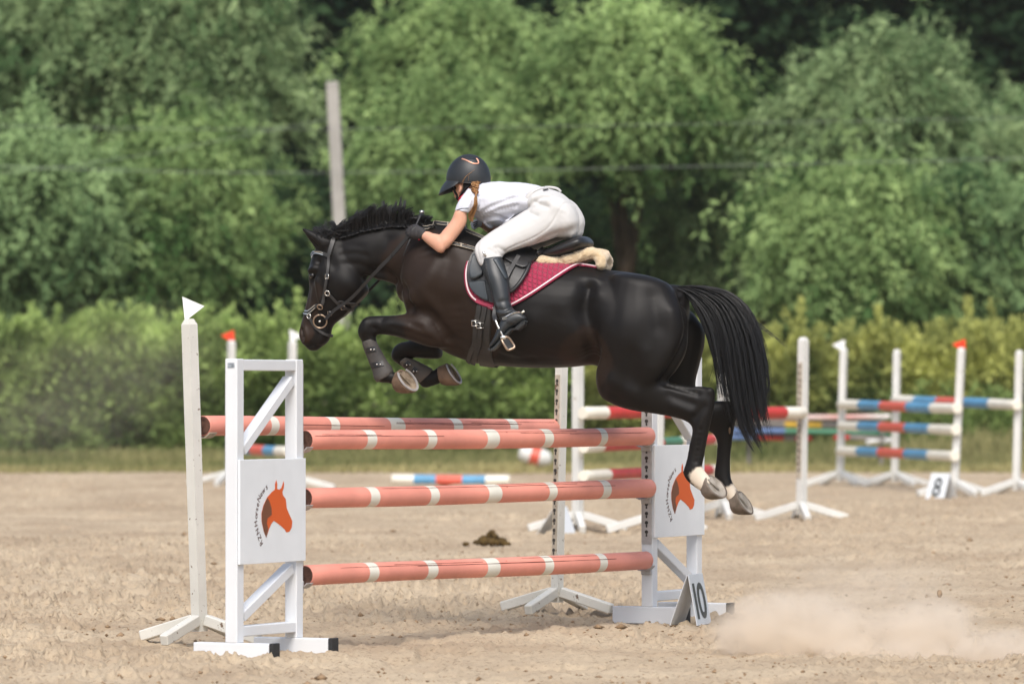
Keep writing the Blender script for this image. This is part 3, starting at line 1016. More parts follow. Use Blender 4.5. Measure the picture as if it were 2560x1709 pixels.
# --- posts on splayed feet
def stand(label, base, top, size, yaw, mats, group, legs=4, leg_len=.5, strip=None, flag=None, cups=(), pointed=True, fyaw=None, legh=.135, legt=.058):
    """square post leaning from base to top with splayed feet"""
    root = thing("jump_stand", label, "jump stand", base, group)
    A = Vector((math.cos(yaw), math.sin(yaw), 0))
    up = (top - base).normalized()
    B = up.cross(A).normalized()
    A = B.cross(up)
    L = (top - base).length
    h = size / 2
    mb = MB()
    rs = [[base + up * z + A * (sx * h * k) + B * (sy * h * k) for sx, sy in ((-1, -1), (1, -1), (1, 1), (-1, 1))]
          for z, k in ((.055, 1), (.4, 1.0), (.8, .985), (1.2, 1.01), (L - (.03 if pointed else .004), 1), (L, .55 if pointed else .95))]
    mb.rings(rs)
    mb.build("post", mats[0], root)
    for k in range(legs):
        an = (yaw + R(45) if fyaw is None else fyaw) + k * math.pi * 2 / legs
        u = Vector((math.cos(an), math.sin(an), 0)); s = Vector((-u.y, u.x, 0))
        p0, p1 = base + u * (h * 1.2) + Zv * legh * .85, base + u * leg_len + Zv * .022
        mb = MB()
        d = (p1 - p0).normalized()
        mb.box(p0, d, s, d.cross(s) * (1 if d.cross(s).z > 0 else -1), (0, (p1 - p0).length), (-legt * .42, legt * .42), (-legt * .5, legt * .5), bev=.006)
        mb.build("foot", mats[0], root)
    if strip:
        z0, z1, axis, sg = strip
        S, T = (A, B) if axis == 'B' else (B, A)
        S = S if S.x > 0 or abs(S.x) < .2 else -S
        T = T * sg
        mb = MB(); keyholes(mb, base, S, T, up, -h * .8, h * .55, h + .002, z0, z1, 0, 1, .058)
        mb.build("hole_strip", [M['galv_worn'], M['hole']], root)
    if flag:
        m, pts, Y = flag
        fb = MB(); fb.poly([va(x, y, Y) for x, y in pts], (0, 1, 0), .006); fb.build("flag", m, root)
    for c, d, n_, r in cups:
        mb = MB(); cup(mb, c, d, n_, r); mb.build("pole_cup", M['galv_worn'], root)
    return root

# back rail of the spread, on two old posts
BDL, BDR = 26.85, 29.9
bp, bq = at(507, 1065, BDL), at(1391, 1068, BDR)
bb = [(frac(u * 1.0898, 507, 1391, BDL, BDR), frac(v * 1.0898, 507, 1391, BDL, BDR), 1) for u, v in ((604, 622), (742, 762), (880, 913), (1025, 1046), (1155, 1173))]
fence_pole("rear salmon pole running behind the front fence at top height", bp, bq, .052, bb, [M['salmon'], M['band'], M['endgrain']], "salmon pole of the rear fence", 24, 2, cracks=True)
bdir = (bq - bp).normalized(); bn = Vector((bdir.y, -bdir.x, 0))
b1 = vg(459, 1471); t1 = va(434, 731, b1.y)
stand("worn white post with white flag left of the front wing", b1, t1, .060, R(-42), [M['oldwhite']], "old white posts of the rear fence", 4, .36,
      fyaw=R(-28), flag=(M['flagwhite'], [(418, 680), (469, 702), (424, 737)], b1.y), cups=[(bp + bdir * .02, bdir, bn, .055)])
b2 = vg(1277, 1402); t2 = va(1291, 705, b2.y)
stand("worn white post with rusty hole strip behind the horse's belly", b2, t2, .052, R(-42), [M['oldwhite']], "old white posts of the rear fence", 4, .36,
      fyaw=R(-28), strip=(.28, 1.38, 'B', -1), cups=[(bq - bdir * .02, bdir, bn, .055)])

# --- red and white fence in the middle distance
def simple(label, bx, by, tx, ty, group, flag=None, strip=None, yaw=-40, ll=.42, size=.070):
    b = vg(bx, by); t = va(tx, ty, b.y)
    return stand(label, b, t, size, R(yaw), [M['farwhite']], group, 4, ll, strip, flag, legh=.16, legt=.065), b

g = "white posts of the red fence"
_, s3 = simple("white post of the red fence just right of the rusty post", 1325, 1217, 1326, 760, g)
_, s4 = simple("white post with hole strip right of the black tail", 1838, 1193, 1843, 773, g, strip=(.38, 1.42, 'B', -1))
_, s6 = simple("white post of the red fence hidden behind the hind legs", 1660, 1189, 1660, 800, g)
_, s5 = simple("white post seen behind the right wing's frame", 1506, 1220, 1512, 800, g)
gp = "red and white poles in the middle distance"
rw = [M['red'], M['cream'], M['green']]
def vpole(label, a, b, Ya, Yb, r, bands, mats, group, ends=None):
    return fence_pole(label, va(*a, Ya), va(*b, Yb), r, bands, mats, group, 14, ends)
vpole("top red pole with white ends behind the horse's hind legs", (1337, 947), (1844, 945), s3.y - .15, s4.y - .1, .052, [(0, .095, 1), (.905, 1, 1)], rw, gp)
vpole("middle red and green pole seen behind the right wing", (1338, 1027), (1646, 1006), s3.y - .15, s6.y - .1, .047, [(0, .12, 1), (.42, .45, 1), (.56, .70, 2), (.70, .735, 1), (.955, 1, 1)], rw, gp)
vpole("lowest red pole with white end behind the right wing", (1338, 1092), (1642, 1076), s3.y - .15, s6.y - .1, .048, [(0, .17, 1), (.95, 1, 1)], rw, gp)

# --- blue, red and cream fence on the right
g = "white posts of the blue fence"
_, q1 = simple("leaning white post with white flag at the blue fence's left", 1926, 1113, 1936, 797, g, flag=(M['flagwhite'], [(1909, 791), (1938, 778), (1938, 802), (1930, 804)], 58.2), yaw=-20, ll=.44)
_, q2 = simple("white post without flag behind the blue fence's middle", 2052, 1115, 2058, 801, g, yaw=-20, ll=.44)
_, q3 = simple("leaning white post with red flag right of the blue fence", 2189, 1136, 2206, 797, g, flag=(M['flagred'], [(2184, 789), (2214, 777), (2215, 800), (2206, 803)], 55.2), yaw=-20, ll=.44)
_, q4 = simple("white post at the right edge of the photo", 2331, 1135, 2339, 803, g, yaw=-20, ll=.44)
gp = "blue red and cream poles on the right"
bl = [M['blue'], M['cream'], M['coral']]
B5 = [(0, .185, 1), (.375, .60, 2), (.80, 1, 1)]
for lb, a, b in (("top striped pole of the right blue fence's front row", (1930, 928), (2196, 936)), ("middle striped pole of the right blue fence's front row", (1929, 976), (2193, 985)),
                 ("lowest striped pole of the right blue fence's front row", (1927, 1034), (2190, 1045))):
    vpole(lb, a, b, q1.y - .1, q3.y - .1, .054, B5, bl, gp)
vpole("rear striped pole of the right blue fence", (2052, 916), (2334, 929), q2.y - .1, q4.y - .1, .054, B5, bl, gp)

# --- far fence at the left and the striped pole on the sand
g = "white posts of the far left fence"
_, f1 = simple("far white post with red flag behind the front wing", 527, 1112, 531, 780, g, flag=(M['flagred'], [(507, 769), (536, 757), (538, 780), (528, 783)], 58.4), yaw=-60, ll=.50)
_, f2 = simple("far white post with white flag below the horse's nose", 668, 1122, 671, 780, g, flag=(M['flagwhite'], [(664, 755), (689, 767), (689, 775), (666, 782)], 57.2), yaw=-60, ll=.50)
vpole("far striped pole seen through the front wing's frame", (532, 1027), (664, 1036), f1.y - .1, f2.y - .1, .058, B5, bl, "far striped poles on the left")
a, b = vg(902, 1108), vg(1168, 1114)
a = a + Vector((0, -.4, .05)); b = b + Vector((0, .6, .05))
fence_pole("striped pole lying on the sand below the horse", a, b, .060, B5, bl, "striped pole on the ground", 14)

# --- stacked poles and planks on the grass at the right
g = "poles stacked on the grass"
Ys = 65.5
for lb, x0, y0, x1, y1, m, bands, r in (
        ("faded pink and white pole on top of the far stack", 1690, 957, 2040, 956, [M['pinkwhite'], M['greyplank']], [], .036),
        ("grey and yellow plank in the far stack", 1690, 972, 1925, 974, [M['greyplank'], M['yellow']], [(.46, .82, 1)], .048),
        ("blue and green pole in the far stack", 1676, 988, 2040, 992, [M['darkblue'], M['green']], [(.34, 1, 1)], .040),
        ("dull red pole low in the far stack", 1676, 1003, 1860, 1005, [M['red'], M['greyplank'], M['darkblue']], [(0, .3, 2), (.65, .8, 1)], .034),
        ("dark grey plank low in the far stack", 1915, 1003, 2040, 1006, [M['greyplank'], M['red']], [(.0, .25, 1)], .032),
        ("short pale pole lowest in the far stack", 1990, 1014, 2044, 1010, [M['farwhite']], [], .036)):
    fence_pole(lb, va(x0, y0, Ys), va(x1, y1, Ys + .3), r, bands, m, g, 10)
rk = [va(1720, 1035, Ys), va(2025, 1035, Ys)]
root = thing("pole_rack", "low dark rack carrying the far stack of poles", "rack", (rk[0].x, Ys + .25, gz(Ys)))
for c in rk:
    mb = MB(); mb.bar(Vector((c.x, Ys + .28, gz(Ys))), Vector((c.x, Ys + .28, va(0, 950, Ys).z)), .05, .05, (1, 0, 0)); mb.build("upright", M['greyplank'], root)
    for yv in (964, 980, 996, 1009):
        zb = va(0, yv, Ys).z
        mb = MB(); mb.bar(Vector((c.x, Ys - .08, zb)), Vector((c.x, Ys + .255, zb)), .03, .03, (1, 0, 0)); mb.build("arm", M['greyplank'], root)

# white plastic barrel shell tipped over on the grass
p = va(1224, 1040, 64.6)
root = thing("plastic_barrel", "white plastic barrel tipped over on the grass behind poles", "barrel", p)
mb = MB()
ax = (va(1258, 1052, 64.6) - va(1190, 1034, 64.6)).normalized()
c0 = va(1190, 1036, 64.6)
a0 = Zv - ax * Zv.dot(ax); a0.normalize(); b0 = ax.cross(a0)
rs = []
for t, r in ((0, .02), (.008, .07), (.05, .10), (.15, .115), (.27, .12), (.38, .10), (.43, .03)):
    rs.append([c0 + ax * t + a0 * (r * math.cos(k * math.pi / 8)) + b0 * (r * math.sin(k * math.pi / 8)) for k in range(16)])
mb.rings(rs, lambda i: 1 if i == 3 else 0); mb.build("shell", [M['farwhite'], M['coral']], root, smooth=True)

# number boards
def board(label, ridge_near, along, L, H, left, right, text, flip):
    """folded sign standing on the sand; 'along' runs along the ridge away from the camera"""
    s = Vector((along.y, -along.x, 0))
    base = ridge_near - Zv * H
    root = thing("number_board", label, "number board", base, "folded number boards")
    for nm, off in (("rear_panel", -left), ("front_panel", right)):
        r0, r1 = ridge_near + s * math.copysign(.004, off), ridge_near + along * L + s * math.copysign(.004, off)
        d = (s * off - Zv * H).normalized(); ln = math.hypot(off, H)
        nn = along.cross(d); nn = nn if nn.dot(s) * off > 0 else -nn
        mb = MB(); mb.box(r0, along, d, nn, (0, L), (0, ln), (-.004, .0), bev=.002)
        mb.build(nm, M['plastic'], root)
        if text and ((off > 0) == flip):
            run = along if flip else -along
            if nn.dot(Vector((0, -1, 0))) < 0 and False: run = -run
            upv = -d
            tb = MB(); cx = 0
            gs = [glyph(c) for c in text]
            ws = [max(p[0] for p in g_[0]) - min(p[0] for p in g_[0]) for g_ in gs]
            sz = ln * .98
            kx = min(1.5 if len(text) > 1 else .9, L * .74 / (sum(ws) * sz + .06 * sz * (len(ws) - 1)))
            tot = sum(ws) * sz * kx + .06 * sz * kx * (len(ws) - 1)
            x = L / 2 - tot / 2 if flip else -(L / 2 + tot / 2)
            o0 = r0 + d * (ln * .86)
            for g_, w_ in zip(gs, ws):
                mn = min(p[0] for p in g_[0])
                tb.add([o0 + run * (x + (p[0] - mn) * sz * kx) + upv * (p[1] * sz) + nn * .0015 for p in g_[0]], g_[1])
                x += (w_ + .06) * sz * kx
            tb.build("number", M['number'], root, fix=False)
    return root

D10 = 28.35
rn = va(1577, 1318, D10); al = Vector((math.sin(R(17)), math.cos(R(17)), 0))
zb = gz(28.3) - .0
board("white folded board numbered 10 at the right wing's foot", rn, al, .31, rn.z - zb, .10, .052, "10", True)
p8 = vg(2172, 1146)
rn = va(2180, 1085, p8.y); al = Vector((math.sin(R(-42)), math.cos(R(-42)), 0))
board("small white board numbered 8 before the red flag post", rn, al, .26, rn.z - p8.z, .10, .10, "8", False)
p9 = vg(1250, 1226)
rn = va(1272, 1162, p9.y); al = Vector((math.sin(R(20)), math.cos(R(20)), 0))
board("blank white folded board half hidden behind the rusty post", rn, al, .30, rn.z - p9.z, .16, .08, "", True)

# horse droppings and a flying clod
p = vg(1128, 1249)
root = thing("manure_heap", "dark brown heap of horse droppings on the sand", "manure", p)
mb = MB()
for i in range(26):
    a, r = rnd.random() * 6.28, rnd.random() ** .7 * .095
    h = max(0, .075 * (1 - r / .1)) * rnd.random() + .02
    mb.blob(p + Vector((math.cos(a) * r, math.sin(a) * r * .8, h)), [rnd.uniform(.024, .036)] * 3, 12, rough=.10)
mb.blob(p + Vector((-.075, 0, .012)), (.05, .05, .03), 12, rough=.1); mb.blob(p + Vector((.11, 0, .008)), (.045, .04, .022), 12, rough=.12)
mb.build("droppings", M['manure'], root, smooth=True)
for x, y, r, lb in ((1096, 1248, .030, "flat dark dropping just left of the manure heap"), (1069, 1250, .022, "smallest dark dropping left of the manure heap")):
    p = vg(x, y); mb = MB(); mb.blob(p + Vector((0, 0, r * .5)), (r * 1.3, r, r * .8), 12, rough=.12)
    tag(mb.build("manure_lump", M['manure'], origin=p, smooth=True), lb, "manure", "loose droppings beside the heap")
p = va(2155, 1361, 26.4); mb = MB(); mb.blob(p, (.015, .015, .021), 12, rough=.15)
tag(mb.build("sand_clump", M['clod'], origin=p, smooth=True), "brown clump of sand flying above the arena at the right", "clod")
# ------------------------------------------------------------------ the black horse
def rows(z, L):
    out = []
    for tx, ty, bx, by, wd, c in L:
        out.append((*zz(z, tx, ty), *zz(z, bx, by), wd, c))
    return out

hb = MB()
# trunk
hb.loft(rows('A', [(748, 770, 772, 985, .10, 0), (800, 620, 815, 1110, .18, 0), (880, 535, 900, 1200, .215, 0), (980, 462, 1000, 1290, .235, 0),
                   (1100, 470, 1120, 1345, .25, 0), (1250, 535, 1260, 1385, .272, 0), (1450, 625, 1450, 1402, .292, 0), (1650, 690, 1650, 1410, .302, 0),
                   (1850, 728, 1850, 1407, .30, 0), (2020, 752, 2000, 1390, .285, 0)]) +
        rows('F', [(200, 80, 170, 660, .272, 0), (330, 97, 280, 690, .27, 0), (450, 137, 400, 670, .25, 0), (540, 165, 520, 600, .20, 0), (600, 195, 590, 480, .14, 0)]), 5, 36, .5, ex=2.15)
# neck
hb.loft(rows('C', [(1420, 360, 1130, 1130, .17, 0), (1270, 300, 1075, 980, .15, 0), (1150, 285, 1035, 880, .125, 0), (1000, 275, 955, 828, .105, 0), (850, 285, 860, 795, .096, 0),
                   (700, 310, 765, 778, .092, 0), (590, 342, 690, 775, .088, 0), (490, 372, 640, 790, .084, 0)]), 5, 28, .5)
# head
hb.loft(rows('C', [(420, 368, 640, 700, .075, 0), (310, 430, 688, 780, .092, 0), (240, 520, 700, 860, .103, 0), (198, 640, 693, 905, .108, 0), (184, 735, 640, 965, .102, 0),
                   (192, 840, 585, 1015, .090, 0), (172, 955, 530, 1072, .076, 0), (143, 1075, 470, 1130, .064, 0), (112, 1190, 402, 1195, .059, 0), (99, 1262, 382, 1285, .062, 0),
                   (122, 1335, 350, 1340, .056, 0), (172, 1385, 285, 1388, .036, 0)]), 5, 26, .5, ex=2.1)
# ears
for mir in (False, True):
    hb.loft(rows('C', [(265, 530, 405, 425, .032, .055), (195, 440, 285, 372, .030, .062), (150, 372, 200, 338, .018, .066), (113, 320, 124, 314, .005, .068)]), 4, 12, .5, mirror=mir) if not mir else \
    hb.loft(rows('C', [(300, 470, 400, 380, .030, -.055), (235, 375, 300, 315, .026, -.06), (212, 335, 245, 300, .012, -.064)]), 4, 12, .5)
# near foreleg
hb.loft(rows('A', [(880, 930, 1070, 1285, .10, .12), (800, 1040, 930, 1272, .088, .13), (720, 1062, 800, 1232, .072, .13), (640, 1067, 700, 1203, .056, .13), (575, 1068, 612, 1190, .047, .13),
                   (508, 1078, 572, 1194, .046, .13), (470, 1122, 566, 1208, .044, .13), (457, 1180, 563, 1222, .040, .13)]) +
        rows('D', [(205, 520, 368, 480, .036, .13), (235, 600, 392, 560, .030, .13), (270, 690, 425, 650, .027, .13), (310, 810, 490, 775, .027, .13), (345, 905, 560, 860, .032, .13), (378, 990, 580, 890, .037, .13),
                   (440, 1020, 600, 900, .036, .13), (520, 1018, 622, 892, .034, .13), (570, 1045, 640, 895, .036, .13)]), 5, 20, .5)
# far foreleg
hb.loft(rows('D', [(1020, 470, 1120, 735, .08, -.12), (860, 500, 960, 735, .072, -.12), (740, 530, 840, 722, .056, -.12), (660, 545, 770, 722, .048, -.12), (595, 590, 700, 728, .046, -.12), (558, 660, 680, 738, .044, -.12),
                   (560, 735, 668, 742, .040, -.12), (612, 785, 690, 735, .034, -.12), (665, 822, 750, 742, .029, -.12), (760, 895, 880, 785, .028, -.12), (840, 965, 1005, 850, .031, -.12), (885, 1040, 1030, 870, .037, -.12),
                   (950, 1085, 1045, 880, .038, -.12), (1035, 1060, 1060, 870, .035, -.12), (1110, 1035, 1082, 850, .037, -.12), (1140, 1020, 1095, 835, .038, -.12)]), 5, 20, .5)
# near hind leg
hb.loft(rows('F', [(190, 130, 560, 190, .12, .12), (125, 300, 640, 330, .15, .13), (110, 470, 645, 460, .155, .135), (108, 600, 632, 555, .145, .14), (113, 700, 590, 640, .125, .145), (135, 800, 545, 698, .098, .15),
                   (200, 848, 528, 716, .088, .15), (300, 885, 545, 728, .078, .15), (430, 905, 590, 738, .062, .15), (560, 928, 660, 748, .050, .15), (640, 955, 735, 750, .044, .15), (668, 985, 795, 775, .042, .15),
                   (672, 1005, 800, 850, .040, .15), (664, 1050, 776, 960, .035, .15), (652, 1090, 756, 1060, .030, .15), (640, 1160, 742, 1150, .028, .15), (625, 1215, 730, 1200, .033, .15), (617, 1250, 728, 1215, .038, .15),
                   (640, 1295, 735, 1222, .037, .15), (690, 1335, 750, 1245, .034, .15), (745, 1370, 772, 1272, .040, .15)]), 5, 24, .45, ex=2.1)
# far hind leg
hb.loft(rows('F', [(250, 200, 620, 260, .11, -.10), (230, 400, 735, 400, .13, -.13), (240, 560, 742, 500, .13, -.14), (300, 720, 715, 620, .11, -.145), (420, 830, 690, 720, .085, -.15), (540, 900, 700, 790, .068, -.15),
                   (660, 960, 750, 835, .052, -.15), (745, 1000, 850, 832, .045, -.15), (775, 1015, 925, 845, .043, -.15), (800, 1040, 930, 900, .040, -.15), (812, 1075, 915, 985, .034, -.15), (811, 1120, 900, 1080, .029, -.15),
                   (803, 1200, 892, 1190, .028, -.15), (795, 1255, 895, 1275, .033, -.15), (808, 1300, 908, 1312, .036, -.15), (838, 1345, 912, 1322, .036, -.15), (868, 1395, 925, 1340, .034, -.15), (900, 1440, 940, 1360, .038, -.15)]), 5, 20, .45)
# tail dock
hb.loft(rows('F', [(540, 162, 560, 235, .05, 0), (600, 168, 620, 225, .04, 0), (660, 178, 675, 222, .03, 0), (715, 196, 722, 225, .02, 0)]), 4, 12, .5)
horse_me = remesh(hb, .0088, 7, .5)

# muscles, folds and bones: soft ridges and grooves along strokes drawn on the near side, mirrored to the far side
def sculpt(me, strokes, gain=1.0):
    bv = bvh_of(me)
    V, Nn = verts(me).copy(), norms(me).copy()
    for z, pts, rad, amp, mir in strokes:
        P = catmull(pts, 6) if len(pts) > 1 else np.array(pts, float)
        Q = [hit(bv, *zz(z, x, y))[0] for x, y in P]
        sets = [Q] + ([[reflect(p) for p in Q]] if mir else [])
        for S in sets:
            S = np.array([tuple(p) for p in S])
            lo, hi = S.min(0) - 3 * rad, S.max(0) + 3 * rad
            k = np.where(((V > lo) & (V < hi)).all(1))[0]
            if not len(k): continue
            d2 = np.full(len(k), 1e9)
            for s in S:
                d2 = np.minimum(d2, ((V[k] - s) ** 2).sum(1))
            V[k] += Nn[k] * (amp * gain * np.exp(-d2 / (rad * rad)))[:, None]
    setv(me, V)

def relax(me, it, f=.5):
    E = np.empty(len(me.edges) * 2, np.int32); me.edges.foreach_get("vertices", E); E = E.reshape(-1, 2)
    V = verts(me).copy(); c = np.bincount(E.ravel(), minlength=len(V)).astype(np.float32)
    for _ in range(it):
        S = np.zeros_like(V)
        for k in range(3):
            S[:, k] = np.bincount(E[:, 0], V[E[:, 1], k], len(V)) + np.bincount(E[:, 1], V[E[:, 0], k], len(V))
        V = V * (1 - f) + f * S / c[:, None]
    setv(me, V)

sculpt(horse_me, [
    ('A', [(1000, 500), (930, 680), (830, 880)], .06, -.011, 1), ('A', [(1060, 560), (940, 760), (850, 900)], .08, .010, 1), ('A', [(900, 830)], .12, .018, 1),
    ('A', [(1040, 700), (980, 900), (1000, 1100)], .05, -.010, 1), ('A', [(820, 1030), (930, 1080), (1040, 1230)], .04, -.016, 1), ('A', [(1090, 1000), (1130, 1290)], .06, -.012, 1),
    ('A', [(760, 880), (800, 1000)], .03, -.012, 1), ('A', [(800, 930), (840, 1020)], .035, .010, 1),
    ('F', [(78, 170), (58, 300), (85, 450), (106, 610)], .05, -.030, 1), ('F', [(100, 150), (104, 210)], .04, .017, 1), ('F', [(40, 330)], .09, -.016, 1),
    ('F', [(70, 470), (103, 600)], .02, -.010, 1), ('F', [(40, 520), (100, 610)], .018, .009, 1),
    ('F', [(610, 260), (640, 420), (590, 560), (500, 705)], .03, -.014, 1), ('F', [(560, 330), (560, 480), (480, 640)], .06, .012, 1), ('F', [(270, 430)], .15, .020, 1),
    ('F', [(440, 240), (470, 400)], .05, -.007, 1), ('F', [(200, 720), (330, 790)], .05, .010, 1), ('F', [(180, 600), (160, 760)], .03, -.005, 1),
    ('F', [(530, 740), (700, 790)], .018, -.009, 1), ('F', [(560, 860), (660, 900)], .022, .006, 1), ('F', [(540, 800), (680, 850)], .02, -.005, 1),
    ('F', [(775, 775)], .02, .010, 1), ('F', [(735, 870), (680, 930)], .018, -.006, 1), ('F', [(715, 1000), (690, 1180)], .012, -.006, 1),
    ('C', [(1060, 900), (900, 740), (760, 700)], .028, -.011, 1), ('C', [(480, 560), (600, 545), (700, 570)], .013, -.003, 1), ('C', [(500, 640), (620, 640), (740, 690)], .014, -.0035, 1),
    ('C', [(470, 500), (560, 470), (660, 490)], .016, -.002, 1), ('C', [(880, 420), (820, 560), (840, 700)], .04, -.008, 1), ('C', [(800, 790), (690, 760)], .02, -.012, 1),
    ('C', [(690, 870), (560, 1000), (480, 1090)], .02, .006, 1), ('C', [(520, 820)], .085, .012, 1), ('C', [(255, 780), (275, 900), (300, 1000)], .014, .009, 1),
    ('C', [(205, 700), (235, 680)], .018, .013, 1), ('C', [(240, 720), (215, 790)], .02, -.008, 1), ('C', [(270, 620)], .022, -.013, 1), ('C', [(195, 860), (170, 1040)], .02, -.004, 1),
    ('C', [(320, 560), (410, 660)], .03, -.006, 1),
    ('C', [(118, 1225), (132, 1300)], .010, -.026, 1), ('C', [(150, 1210), (165, 1290), (140, 1335)], .010, .008, 1), ('C', [(178, 1368), (230, 1362), (290, 1372)], .006, -.007, 1),
    ('C', [(230, 1290), (215, 1350)], .01, -.004, 1), ('C', [(300, 1190), (260, 1330)], .012, -.004, 1), ('C', [(170, 440), (240, 500)], .012, -.010, 0),
    ('A', [(1600, 1100), (1500, 1330)], .05, .005, 1), ('A', [(1750, 1080), (1680, 1340)], .05, -.004, 1), ('A', [(620, 1090), (760, 1110), (860, 1150)], .02, -.006, 1),
    ('A', [(505, 1110), (500, 1170)], .018, .006, 1), ('A', [(555, 1150), (580, 1160)], .014, -.007, 1),
    ('A', [(870, 640), (960, 600), (1030, 610)], .018, -.004, 1), ('A', [(850, 690), (930, 660), (1010, 670)], .016, -.004, 1), ('A', [(880, 900), (960, 1010), (1000, 1120)], .03, .008, 1),
    ('A', [(690, 1150), (820, 1190), (930, 1230)], .02, -.006, 1), ('A', [(650, 1100), (780, 1130)], .022, .006, 1), ('F', [(330, 560), (300, 700), (240, 800)], .04, -.007, 1), ('F', [(400, 560), (420, 700)], .05, .008, 1),
    ('F', [(150, 480), (130, 640), (140, 740)], .03, .007, 1), ('F', [(690, 1050), (670, 1190)], .008, .004, 1), ('A', [(1250, 1250), (1400, 1330), (1600, 1350)], .03, -.005, 1)], 1.65)
# fine uneven coat
V = verts(horse_me); N_ = norms(horse_me)
q = fbm(V[:, 0] * 5 + V[:, 1] * 3, V[:, 2] * 5 - V[:, 1] * 4, 3, 3) - .5
setv(horse_me, V + N_ * (q * .006)[:, None])
relax(horse_me, 2)
# white socks on the hind pasterns, brownish muzzle and flank
V = verts(horse_me)
C_ = np.zeros((len(V), 4), np.float32); C_[:, 3] = 1
fr = fbm(V[:, 0] * 30, V[:, 2] * 30, 3, 50) - .5
def near(P, r):
    d = np.full(len(V), 9.)
    for p in P:
        d = np.minimum(d, np.linalg.norm(V - np.array(tuple(p)), axis=1))
    return ss(r, r * .82, d + fr * .03)
C_[:, 0] = np.maximum(near([hz('F', 705, 1262, .15), hz('F', 735, 1300, .15), hz('F', 765, 1330, .15)], .062), near([hz('F', 880, 1365, -.15), hz('F', 915, 1410, -.15), hz('F', 935, 1440, -.15)], .060))
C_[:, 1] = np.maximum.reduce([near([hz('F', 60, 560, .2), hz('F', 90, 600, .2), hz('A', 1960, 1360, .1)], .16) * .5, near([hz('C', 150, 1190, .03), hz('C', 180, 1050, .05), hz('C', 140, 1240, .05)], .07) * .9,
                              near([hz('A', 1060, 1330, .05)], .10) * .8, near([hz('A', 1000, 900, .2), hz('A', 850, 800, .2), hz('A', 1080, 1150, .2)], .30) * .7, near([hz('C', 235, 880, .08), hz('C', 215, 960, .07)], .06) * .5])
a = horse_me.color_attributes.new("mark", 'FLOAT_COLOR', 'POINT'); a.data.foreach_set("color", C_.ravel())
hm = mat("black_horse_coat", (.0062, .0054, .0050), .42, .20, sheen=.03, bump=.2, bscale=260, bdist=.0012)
n, l = hm.node_tree.nodes, hm.node_tree.links
b_ = n["Principled BSDF"]; b_.inputs["Sheen Roughness"].default_value = .35
at_ = n.new("ShaderNodeAttribute"); at_.attribute_name = "mark"
sp = n.new("ShaderNodeSeparateColor"); l.new(at_.outputs["Color"], sp.inputs[0])
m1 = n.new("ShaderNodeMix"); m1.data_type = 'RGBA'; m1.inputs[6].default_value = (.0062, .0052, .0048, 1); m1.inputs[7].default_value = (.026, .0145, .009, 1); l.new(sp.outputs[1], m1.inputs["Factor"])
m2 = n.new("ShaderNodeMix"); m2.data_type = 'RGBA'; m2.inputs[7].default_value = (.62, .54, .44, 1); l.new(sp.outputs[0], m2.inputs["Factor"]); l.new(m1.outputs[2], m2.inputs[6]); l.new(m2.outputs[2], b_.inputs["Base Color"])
tn = n.new("ShaderNodeTexNoise"); tn.inputs["Scale"].default_value = 7; tcc = n.new("ShaderNodeTexCoord"); l.new(tcc.outputs["Object"], tn.inputs["Vector"])
mr = n.new("ShaderNodeMapRange"); mr.inputs["To Min"].default_value = .40; mr.inputs["To Max"].default_value = .58; l.new(tn.outputs["Fac"], mr.inputs["Value"]); l.new(mr.outputs[0], b_.inputs["Roughness"])
HB = bvh_of(horse_me)
horse = placed(horse_me, "horse", hm, origin=hz('A', 1500, 1400))
tag(horse, "black horse with white hind pasterns leaping over the salmon poles", "horse")

# eyes
for mir in (False, True):
    p, nn = hit(HB, *zz('C', 214, 748), -.007)
    c = reflect(p) if mir else p
    mb = MB(); mb.blob(c, (.019, .019, .019), 14); mb.build("eye", M['eye'], horse, smooth=True)

# hooves
def hoof(S, s, f, r, m, ms, shoe=None, L=1.0):
    """S sole centre, s out of the sole, f towards the toe"""
    s = s.normalized(); f = (f - s * f.dot(s)).normalized(); l = s.cross(f)
    mb = MB()
    rs = []
    for t, k, sh in ((1.12, .66, -.030), (1.0, .74, -.026), (.85, .80, -.020), (.5, .90, -.010), (.15, .99, -.002), (0, 1.0, 0)):
        ring = []
        for a in range(24):
            th = 2 * math.pi * a / 24
            ca, sa = math.cos(th), math.sin(th)
            h = t * (.078 * (.5 + .5 * ca) + .047 * (.5 - .5 * ca)) * L
            rad = r * k * (1.04 if ca > 0 else .92)
            ring.append(S - s * h + f * (rad * ca * 1.08 + sh) + l * (rad * sa * .96))
        rs.append(ring)
    sole = []
    for k, dz in ((.86, 0), (.82, .006), (.45, .010), (.06, .012)):
        sole.append([S - s * dz + f * (r * k * (1.04 if math.cos(2 * math.pi * a / 24) > 0 else .92) * 1.08 * math.cos(2 * math.pi * a / 24)) + l * (r * k * .96 * math.sin(2 * math.pi * a / 24)) for a in range(24)])
    mb.rings(rs + sole, lambda i: 0 if i < 6 else 1)
    o = mb.build("hoof", [m, ms], horse, smooth=True)
    # frog
    fb = MB(); fb.poly([S - s * .006 + f * x + l * y for x, y in ((.03, 0), (-.052, .026), (-.058, .012), (-.045, 0), (-.058, -.012), (-.052, -.026))], s, .008); fb.build("frog", ms, o)
    if shoe:
        sb = MB(); pts = []
        for a in range(-9, 10):
            th = R(a * 15.5)
            pts.append(S + s * .004 + f * (r * .93 * 1.1 * math.cos(th)) + l * (r * .91 * math.sin(th)))
        sb.strip(pts, [s] * len(pts), .013, .006); sb.build("horseshoe", shoe, o)
    return o
def dirn(x, y, cz=0.0):
    v = TAN * x + Zv * y
    return v.normalized() * math.sqrt(max(0, 1 - cz * cz)) + NRM * cz
hoof(hz('D', 742, 985, .14), dirn(.80, .60, .36), dirn(.60, -.80), .071, M['hoof'], M['sole'], M['galv'])
